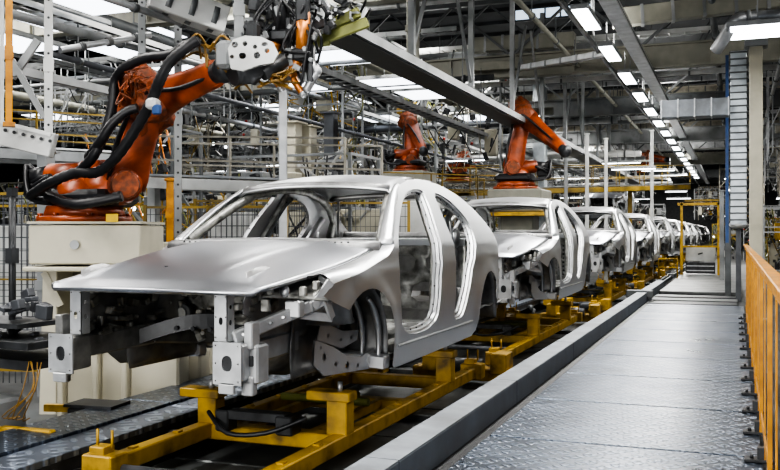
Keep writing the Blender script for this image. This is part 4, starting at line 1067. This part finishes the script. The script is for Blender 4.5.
# ------------------------------------------------------------------ mezzanine deck behind robot and far yellow beam
def deck(p, q_, label, hr, mb, my, legs=True):
    c = (Vector(p)+Vector(q_))/2; c = Vector(c); t = empty('mezzanine_platform', c, 0, label, 'platform'); a = Vector(p)-c; b_ = Vector(q_)-c; d = (b_-a); L = d.length; dn = d.normalized(); back = Vector((-dn.y, dn.x, 0))
    q = MB(); q.bar(a, b_, .06, .16, .005); q.bar(a+back*1.2, b_+back*1.2, .06, .16, .005); q.build('edge_beam', mb, t)
    q = MB(); q.bar(a+back*.6+Vector((0,0,.12)), b_+back*.6+Vector((0,0,.12)), 1.25, .03); q.build('deck_plate', M['galv'], t)
    n_ = int(L/1.4)
    for s_ in (0, 1):
        q = MB()
        for k in range(n_+1): m_ = a+d*k/n_+back*1.2*s_; q.bar(m_, m_+Vector((0,0,hr)), .028, .028)
        for h in (hr*.5, hr): q.bar(a+back*1.2*s_+Vector((0,0,h)), b_+back*1.2*s_+Vector((0,0,h)), .028, .028)
        q.build('handrail', my, t)
    if legs:
        for k in range(0, n_+1, 3):
            m_ = a+d*k/n_+back*.6; MB().bar(m_, Vector((m_.x, m_.y, -c.z+FZ)), .14, .14).build('leg', mb, t)
deck(A(128,182,13.5), A(345,190,12.0), 'white edged mezzanine platform with thin grey handrails behind the car windshield', .7, M['white'], M['warm'])
deck(A(-60,150,14), A(130,160,14.5), 'grey platform with ochre rails behind the big robot at left', .7, M['lgrey'], M['muted'])
deck(A(470,193,26), A(690,187,33), 'long yellow edged platform crossing behind the second and third cars', .8, M['muted'], M['muted'])
deck(A(380,205,19), A(520,205,22), 'pale platform with ochre rails seen over the rear of the nearest car', .7, M['white'], M['muted'])
# ------------------------------------------------------------------ keep-out boxes so that free-standing things never clip each other
TAKEN = [(-1.85,.5,-2,56,-1,4.4), (-4.0,-1.7,0,95,-1,2.2), (-5.0,-4.2,6,48,3.5,5.0), (-5.9,-4.0,33.5,40.8,-1,3.9), (-2.7,-1.6,0,75,4.3,5.2)]
def boxes_of(nm):
    for o in list(bpy.data.objects):
        if o.parent is None and o.name.split('.')[0] in nm:
            pts = []
            for c in bpy.data.objects:
                if c.parent == o and c.type == 'MESH': pts += [o.matrix_basis @ Vector(v) for v in c.bound_box]
            if pts: TAKEN.append((min(p.x for p in pts),max(p.x for p in pts),min(p.y for p in pts),max(p.y for p in pts),min(p.z for p in pts),max(p.z for p in pts)))
boxes_of(('welding_robot','robot_pedestal','mezzanine_platform','steel_post','duct_riser','building_column','vertical_duct','ceiling_light'))
def free(b):
    return not any(b[0] < t[1] and b[1] > t[0] and b[2] < t[3] and b[3] > t[2] and b[4] < t[5] and b[5] > t[4] for t in TAKEN)
def settle(x, y, z, hx, hy, H, r, tries=40, grow=.05):
    for k in range(tries):
        j = grow*k; xx, yy = x+r.uniform(-j,j), y+r.uniform(-j,j); b = (xx-hx,xx+hx,yy-hy,yy+hy,z,z+H)
        if free(b): TAKEN.append(b); return xx, yy
    return None
# ------------------------------------------------------------------ tooling racks (several kinds, then copies)
def rack(seed, W, D, H):
    r = random.Random(seed); t = empty('tooling_rack', (0,0,-50), 0)
    fm = M[['lgrey','galv','warm','galv','mgrey','muted'][seed % 6]]
    q = MB()
    for x in (-W/2, W/2):
        for y in (-D/2, D/2): q.box((x,y,H/2),(.05,.05,H))
    for z in [H]+[r.uniform(.3,H-.3) for _ in range(3)]:
        for y in (-D/2, D/2): q.box((0,y,z),(W,.035,.04))
        for x in (-W/2, W/2): q.box((x,0,z),(.035,D,.04))
    q.bar((-W/2,-D/2,H*.5),(0,-D/2,H),.04,.04); q.bar((W/2,-D/2,H*.5),(0,-D/2,H),.04,.04)
    q.build('frame', fm, t)
    for k in range(5):
        w_ = r.uniform(.2,.55); h_ = r.uniform(.25,.8); z = r.uniform(h_/2, H-h_/2)
        b_ = MB().box((r.uniform(-W/2+.3,W/2-.3), r.uniform(-D/2,D/2-.1), z),(w_,.25,h_),bev=.015).build('equipment_box', M[r.choice(['white','cream','lgrey','mgrey','dgrey','yellow','dark','cream'])], t)
    q = MB()
    for k in range(42):
        z = r.uniform(.2,H); x = r.uniform(-W/2,W/2); y = r.uniform(-D/2-.1,D/2); a = r.uniform(0,6.3); l = r.uniform(.1,.45)
        q.bar((x,y,z),(x+l*math.cos(a),y+r.uniform(-.1,.1),z+l*math.sin(a)),r.uniform(.012,.04),r.uniform(.015,.05))
    tag(q.build('clamp_cluster', M[r.choice(['galv','white','lgrey'])], t), kind='stuff')
    q = MB()
    for k in range(34): q.box((r.uniform(-W/2,W/2),r.uniform(-D/2-.1,D/2),r.uniform(.1,H)),(r.uniform(.03,.16),r.uniform(.05,.15),r.uniform(.05,.25)),Matrix.Rotation(r.uniform(-.4,.4),3,'Y'))
    tag(q.build('fixture_block_cluster', M['dark'], t), kind='stuff')
    q = MB()
    for k in range(12): q.bar((r.uniform(-W/2,W/2),r.uniform(-D/2-.1,D/2),r.uniform(.1,H*.8)),(r.uniform(-W/2,W/2),r.uniform(-D/2-.1,D/2),r.uniform(.1,H)),.025,.025)
    tag(q.build('stay_cluster', M[r.choice(['yellow','muted','warm'])], t), kind='stuff')
    q = MB()
    for k in range(9):
        x = r.uniform(-W/2,W/2); y = r.uniform(-D/2-.15,D/2)
        q.tube(smooth_path([(x,y,H),(x+r.uniform(-.3,.3),y-.1,H*.7),(x+r.uniform(-.5,.5),y,H*.5),(x+r.uniform(-.5,.5),y,r.uniform(.2,H*.5))],4),.016,5)
    tag(q.build('hose_cluster', M[r.choice(['black','dark','copper','green'])], t), kind='stuff')
    q = MB()
    for k in range(5): q.ball((r.uniform(-W/2,W/2),-D/2-.08,r.uniform(.4,H)),.045,6,4)
    tag(q.build('cap_cluster', M[r.choice(['white','lamp','red','ylabel'])], t), kind='stuff')
    return t
racks = [rack(s, [2.2,1.6,2.6,1.8,2.4,1.4][s % 6], [1.2,.9,1.1][s % 3], [2.9,2.4,3.2,2.6,3.5,2.2][s % 6]) for s in range(9)]
def gantry(seed, W, D, H):
    r = random.Random(seed+50); t = empty('service_gantry', (0,0,-50), 0, '', 'gantry')
    q = MB()
    for k in range(26):
        z = r.choice((0,H*.3,H*.6,H))+r.uniform(-.05,.05); y = r.uniform(-D/2,D/2); x0 = r.uniform(-W/2,W/4); l = r.uniform(.5,W*.7)
        q.bar((x0,y,z),(min(W/2,x0+l),y,z),r.uniform(.02,.06),r.uniform(.02,.07))
    for k in range(14): y = r.uniform(-D/2,D/2); x = r.uniform(-W/2,W/2); z = r.uniform(0,H); q.bar((x,-D/2,z),(x,D/2,z),.03,.04)
    tag(q.build('rail_bundle', M[['galv','lgrey','warm','mgrey'][seed % 4]], t), kind='stuff')
    q = MB()
    for k in range(18): x = r.uniform(-W/2,W/2); y = r.uniform(-D/2,D/2); q.bar((x,y,r.uniform(-.4,0)),(x,y,H+r.uniform(0,.5)),.02,.03)
    for k in range(10): x = r.uniform(-W/2,W/2-.8); y = r.uniform(-D/2,D/2); q.bar((x,y,0),(x+r.uniform(.3,.9),y,H),.02,.03)
    tag(q.build('hanger_cluster', M[['lgrey','warm','galv','lgrey'][seed % 4]], t), kind='stuff')
    q = MB()
    for k in range(16): q.box((r.uniform(-W/2,W/2),r.uniform(-D/2,D/2),r.uniform(0,H)),(r.uniform(.08,.4),r.uniform(.08,.3),r.uniform(.05,.2)),bev=.01)
    tag(q.build('junction_box_cluster', M[['mgrey','dark','beige','dgrey'][seed % 4]], t), kind='stuff')
    q = MB()
    for k in range(12):
        x = r.uniform(-W/2,W/2); z = r.uniform(.1,H); l = r.uniform(.3,1.1); q.tube(smooth_path([(x,-D/2,z),(x+l*.5,-D/2-.05,z-r.uniform(.1,.4)),(x+l,-D/2,z+r.uniform(-.1,.1))],5),.014,5)
    tag(q.build('cable_cluster', M['black'], t), kind='stuff')
    q = MB()
    for k in range(9): q.box((r.uniform(-W/2,W/2),r.uniform(-D/2,D/2),r.uniform(0,H)),(r.uniform(.1,.3),.05,r.uniform(.03,.08)),bev=.008)
    tag(q.build('terminal_cover_cluster', M['lgrey'], t), kind='stuff')
    return t
gants = [gantry(s, 4.2, 1.6, [1.3,1.0,1.6,1.2][s]) for s in range(4)]
rg = random.Random(77); gi = 0
GL = [(-6.5,15,'first'),(-10.5,16,'second'),(-15,19,'third'),(-20.5,23,'fourth'),(2.9,17,'right-hand')]
for li, (x, y0, ln) in enumerate(GL):
    for i in range(14 if li < 4 else 13):
        y = y0+2.7*i+rg.uniform(-.6,.6); z = rg.choice((3.0,3.7,4.4,5.0))+rg.uniform(-.2,.2)
        k = gi % 4; rz = rg.choice((0,0,math.pi,math.pi/2)); hx, hy = (2.2,.95) if rz != math.pi/2 else (.95,2.2)
        s_ = settle(x+rg.uniform(-.7,.7), y, z-.4, hx, hy, [1.3,1.0,1.6,1.2][k]+.9, rg)
        if s_ is None: continue
        o = gants[k] if gi < 4 else dup(gants[k]); gi += 1
        o.location = (s_[0], s_[1], z); o.rotation_euler = (0,0,rz)
        o['label'] = 'silver service gantry of rails and boxes overhead, %s in the %s lane' % (ORD[i], ln)
for i in range(0):
    o = dup(gants[i % 4], (-2.3+rg.uniform(-.5,1.5), 27+5*i, 3.35+rg.uniform(0,.4)), 0, 'low service gantry hanging over the car line beneath the strip lights, %s one' % ORD[i])
rr = random.Random(5); ri = 0; used = set()
def place_rack(x, y, z, label, rz=None):
    global ri
    k = ri % 9; ri += 1
    rz = rr.choice((0,math.pi/2,math.pi)) if rz is None else (math.pi/2 if abs(rz-1.57) < .1 else rz)
    W_ = [2.2,1.6,2.6,1.8,2.4,1.4][k % 6]/2+.12; D_ = [1.2,.9,1.1][k % 3]/2+.15; H_ = [2.9,2.4,3.2,2.6,3.5,2.2][k % 6]+.05
    if abs(rz-math.pi/2) < .1: W_, D_ = D_, W_
    s_ = settle(x, y, z, W_, D_, H_, rr)
    if s_ is None: return None
    x, y = s_
    if k in used: return dup(racks[k], (x, y, z), rz, label)
    o = racks[k]; used.add(k); o.location = (x, y, z); o.rotation_euler = (0,0,rz); o['label'] = label; return tag(o, None, 'rack')
for o in racks: o['category'] = 'rack'
rows = [(-6.9,13.5,2.9,13,'first'),(-9.6,12.0,2.7,15,'second'),(-12.8,14.5,2.9,15,'third'),(-16.5,18,3.1,13,'fourth'),(-21,22,3.5,12,'fifth'),(-27,28,4.5,9,'sixth')]
for (x, y0, dy, n_, rn) in rows:
    for i in range(n_):
        place_rack(x+rr.uniform(-.5,.5), y0+dy*i+rr.uniform(-.4,.4), FZ, 'cluttered tooling rack, %s in the %s row behind the car line' % (ORD[i], rn))
for rn, (x, y0, dy) in zip(('second','third','fourth','fifth'), ((-8.2,11.5,2.0),(-11.2,13.2,2.0),(-14.6,16.5,2.2),(-18.6,20,2.4))):
    for i in range(13):
        ri = [1,5,3,1,5,1,3,5,1,5,3,1,5][i]
        place_rack(x, y0+dy*i, FZ, 'smaller rack tucked in front of the %s rack row, %s of its line' % (rn, ORD[i]))
for i in range(9):
    place_rack(1.75+rr.uniform(-.05,.5)+i*.12, 11.5+2.9*i, FZ, 'equipment rack to the right of the railing, %s' % ORD[i], 1.57)
for i in range(14): place_rack(.95+(i % 2)*1.7+(i//4)*.3, 22+1.9*i, FZ, 'machinery rack beyond the cream column, %s from the viewer' % ORD[i])
for i in range(8): place_rack(-.1+(i % 4)*.9, 40+(i//4)*3, FZ+.9*(i % 2), 'equipment rack at the back of the aisle beyond the gate, %s of its group' % ORD[i], 0)
for i in range(7): place_rack(4.8, 20+4.0*i, FZ, 'equipment rack in the outer row right of the column, %s' % ORD[i])
for i in range(6): place_rack(-2.4+rr.uniform(-.6,.6), 88+1.2*i, FZ+ (i % 2)*2.9, 'far end machinery rack closing the aisle, %s of its cluster' % ORD[i], 0)
# upper level racks hanging above
for i in range(22):
    x = -5.9-(i % 4)*3.1; y = 17+i*1.9
    place_rack(x, y, 2.6+(i % 3)*.35, 'suspended tooling rack hanging over the %s lane, %s from the viewer' % (['near','second','third','outer'][i % 4], ORD[i] if i < 20 else ['twenty-first','twenty-second'][i-20]))
# ------------------------------------------------------------------ gate at the end of the aisle
g = A(700,275,27.0); t = empty('yellow_gate', (g.x, g.y, .03), 0, 'yellow framed gate over a white cabinet at the end of the aisle', 'gate')
for s_ in (-1, 1): MB().box((.53*s_,0,1.1),(.08,.08,2.2),bev=.005).build('gate_post', M['yellow'], t)
for a_ in (((0,0,2.15),(1.3,.08,.08)),((0,0,.86),(1.0,.06,.06))): MB().box(*a_).build('cross_bar', M['yellow'], t)
MB().box((.1,0,2.26),(1.1,.10,.06)).build('cable_duct', M['muted'], t)
c = empty('control_cabinet', (g.x, g.y+.5, .03), 0, 'white cabinet with a dark open lower bay behind the yellow gate', 'cabinet')
MB().box((0,0,.62),(.86,.4,.44),bev=.01).build('cabinet_body', M['white'], c); MB().box((0,-.22,.2),(.86,.04,.34)).build('dark_bay', M['dark'], c)
q = MB(); q.box((0,-.24,.26),(.8,.02,.03)); q.box((0,-.24,.12),(.8,.02,.03)); q.build('bay_slat', M['galv'], c); MB().box((0,-.21,.64),(.14,.02,.04),Matrix.Rotation(-.3,3,'Y')).build('handle', M['dark'], c)
p = A(668,286,25); t = empty('low_guard_rail', (p.x,p.y,.03), 0, 'small yellow tubular guard rail at the foot of the gate', 'guard rail')
q = MB(); q.tube([(-.25,0,0),(-.25,0,.55),(.25,0,.55),(.25,0,0)],.022,8); q.tube([(-.25,0,.3),(.25,0,.3)],.02,8); q.tube([(-.25,0,.0),(-.25,.8,.0)],.02,8); q.build('tube_frame', M['yellow'], t)
p = A(640,303,17.3); t = empty('valve_stand', (p.x,p.y,0), 0, 'grey box stand on short legs at the far end of the kerb beam', 'stand')
MB().box((0,0,.12),(.5,.25,.14),bev=.01).build('box', M['mgrey'], t)
for s_ in (-1,1): MB().box((.2*s_,0,.03),(.05,.2,.06)).build('leg', M['dgrey'], t)
# ------------------------------------------------------------------ left machinery in the foreground
p = Vector((A(10,400,5.9).x, A(10,400,5.9).y, FZ)); t = empty('fixture_machine', p, -.1, 'dark welding fixture machine with grey boxes and yellow feet at the lower left edge', 'machine')
q = MB(); q.box((0,0,.95),(.9,.5,.05),bev=.005); q.box((0,.05,.82),(.8,.5,.06)); q.box((-.05,0,1.06),(.7,.4,.03)); q.build('table_plate', M['dark'], t)
for x, w_, z, h_ in ((-.28,.3,.50,.28),(.06,.22,.47,.24),(-.1,.2,.25,.2)): MB().box((x,-.15,z),(w_,.3,h_),bev=.02).build('drive_box', M['lgrey'], t)
for x in (-.35,.1,.42): MB().box((x,-.1,.2),(.08,.2,.4),bev=.01).build('foot', M['yellow'], t)
q = MB(); q.bar((-.4,-.2,.36),(.62,-.2,.40),.06,.09,.01); q.bar((.42,-.2,.36),(.42,.5,.36),.06,.06); q.build('yellow_crossbar', M['yellow'], t)
q = MB()
for i in range(5): x = R.uniform(.2,.45); q.tube(smooth_path([(x+.1,-.2,.85),(x+R.uniform(.1,.25),-.3,.7),(x+R.uniform(-.1,.1),-.25,.5),(x,-.2,.5)],4),.004,5)
tag(q.build('hose_cluster', M['hose2'], t), kind='stuff')
q = MB()
for x in (.02,): q.cyl((x,0,.9),(x,0,1.92),.022,8); q.box((x,0,1.5),(.06,.06,.1)); q.box((x,0,1.92),(.05,.05,.06))
q.build('dark_mast', M['dark'], t)
q = MB()
for i in range(18): q.box((R.uniform(-.45,.45),R.uniform(-.3,.1),R.uniform(.95,1.25)),(R.uniform(.04,.12),.06,R.uniform(.03,.1)),Matrix.Rotation(R.uniform(-.5,.5),3,'Y'),bev=.006)
tag(q.build('clamp_head_cluster', M['dgrey'], t), kind='stuff')
p = A(97,404,6.3); t = empty('machine_pallet', (p.x,p.y,.07), .1, 'dark ribbed plate block lying beside the far walkway at lower left', 'pallet')
q = MB(); q.box((0,0,-.03),(.34,.22,.07),bev=.01); q.box((0,0,.02),(.38,.24,.02)); q.build('block', M['dark'], t); q = MB(); q.bar((-.5,.1,-.05),(-.2,.14,-.05),.05,.05); q.build('yellow_arm', M['yellow'], t)
# mesh fence panels left middle
def fence(px, ybase, d, W, H, label, m):
    p = A(px, ybase, d); t = empty('safety_fence', (p.x,p.y,FZ), .25, label, 'fence')
    for s_ in (-1,1): MB().box((W/2*s_,0,H/2),(.04,.04,H)).build('fence_post', m, t)
    q = MB(); q.box((0,0,H-.03),(W,.03,.03)); q.box((0,0,.2),(W,.04,.05)); q.box((0,0,H*.55),(W,.02,.02)); tag(q.build('fence_frame', m, t), kind='stuff')
    q = MB(); k = -W/2
    while k < W/2: q.box((k,0,H/2),(.008,.008,H-.1)); k += .07
    z = .2
    while z < H: q.box((0,0,z),(W,.006,.008)); z += .14
    q.build('wire_mesh', M['dgrey'], t)
for i, (px, d, W, H, lab) in enumerate([(12,9.5,1.6,2.1,'yellow posted wire fence panel at the far left'),(38,10.5,1.4,2.0,'yellow posted wire fence behind the robot pedestal'),(215,11,1.8,2.0,'yellow wire fence panel seen left through the windshield'),(262,11.6,1.8,2.1,'yellow wire fence panel seen in the middle of the windshield'),(345,12.5,1.8,2.1,'yellow wire fence panel seen right through the windshield')]):
    fence(px, 300, d, W, H, lab, M['muted'])
# parked body on a second line seen above the third car
o = dup(car, (-4.95, 36, 1.95), .0, 'white-silver car body on a raised second line, above the third car')
t = empty('raised_carrier', (-4.95, 38.3, FZ), 0, 'grey raised carrier platform under the car body on the second line', 'platform')
MB().box((0,0,2.3),(1.9,4.9,.16),bev=.02).build('deck_plate', M['mgrey'], t)
for sx in (-.8,.8):
    for sy in (-2.2,2.2): MB().box((sx,sy,1.12),(.12,.12,2.24)).build('leg', M['lgrey'], t)
for i in range(14): place_rack(-4.9-2.8*(i % 7), 60+6*(i//7), FZ+(0 if i % 2 else .6), 'far machinery rack closing the view behind the car row, %s of them' % ORD[i], 0)
for i in range(6): place_rack(-.6+1.9*(i % 3), 58.5+(i//3)*.3, FZ+(i//3)*2.9, 'machinery rack closing the far end of the aisle, %s of them' % ORD[i], 0)
# pallets of stacked cabinets behind pedestal
for i, (px, d, w_, h_, m, lab) in enumerate([(195,10,.7,1.5,'cream','cream control cabinet behind the hood, nearest the robot'),(236,13,.7,1.9,'white','white control cabinet seen through the windshield'),(366,15,.8,2.0,'cream','cream control cabinet seen through the car cabin'),(410,14,.9,2.1,'white','white control cabinet seen through the front door opening'),(24,12,.8,1.7,'white','white control cabinet behind the left fence')]):
    p = A(px, 300, d); t = empty('control_cabinet', (p.x,p.y,FZ), .2, lab, 'cabinet')
    MB().box((0,0,h_/2+.05),(w_,.45,h_),bev=.015).build('cabinet_body', M[m], t)
    dr = MB().box((0,-.235,h_/2+.05),(w_*.9,.02,h_*.92),bev=.004).build('door', M[m], t); MB().box((w_*.36,-.255,h_*.5),(.03,.03,.16),bev=.005).build('handle', M['dark'], dr)
    MB().box((0,0,.03),(w_,.4,.06)).build('plinth', M['dark'], t)
# ------------------------------------------------------------------ light
w = bpy.data.worlds.new('world'); bpy.context.scene.world = w; w.use_nodes = True
w.node_tree.nodes['Background'].inputs[0].default_value = (.72,.80,.92,1); w.node_tree.nodes['Background'].inputs[1].default_value = WORLD
def area(loc, sx, sy, power, rot=(0,0,0), c=(1,.98,.94)):
    l = bpy.data.lights.new('area_light', 'AREA'); l.shape = 'RECTANGLE'; l.size = sx; l.size_y = sy; l.energy = power; l.color = c
    o = bpy.data.objects.new('area_light', l); col.objects.link(o); o.location = loc; o.rotation_euler = rot; return o
for k in range(9): area((-2.21, 1.2+k*5.8, 4.62), .5, 4.6, 210)
for k in range(5): area((-7.5, 3+k*11, 6.2), .8, 7, 520)
for k in range(3): area((-14.5, 14+k*16, 6.6), 2, 12, 1300)
for k in range(5): area((-2.21, 17+k*8, 5.0), .4, 5, 120, (math.pi,0,0))  # added uplights over the strip, brighten the roof steelwork
for k in range(3): area((-9, 16+k*12, 5.3), 1, 6, 130, (math.pi,0,0))  # unseen uplights added to lift the left-hand steelwork out of darkness
for k in range(2): area((3.5, 18+k*14, 5.2), 1, 6, 130, (math.pi,0,0))  # same kind of added uplight, for the right side of the roof
for k in range(3): area((-7+4*k, 55, 5.5), 1.5, 8, 500)  # fill lights added so the far rack rows are not black
area((-6, 82, 6.5), 10, 4, 1800)  # added light without a fixture, brightens the back of the hall
area((1.2, 2.5, 4.4), .5, 6, 120)
area((-1.5, -5.5, 3.4), 3.5, 1.6, 220, (math.radians(68), 0, math.radians(12)))  # added fill lamp behind the camera, lights the car fronts
area((-3.6, -5, 1.0), 2.5, 1.0, 340, (math.radians(91), 0, math.radians(-2)))  # added low fill lamp behind the camera, lights the engine bay under the hood
for k in range(3): area((4.5, 16+k*16, 6.4), 1, 10, 700)
sc = bpy.context.scene
sc.view_settings.view_transform = 'AgX'; sc.view_settings.look = 'AgX - High Contrast'; sc.view_settings.exposure = EXPO
sc.cycles.use_denoising = True; sc.cycles.max_bounces = 6; sc.cycles.sample_clamp_indirect = 6
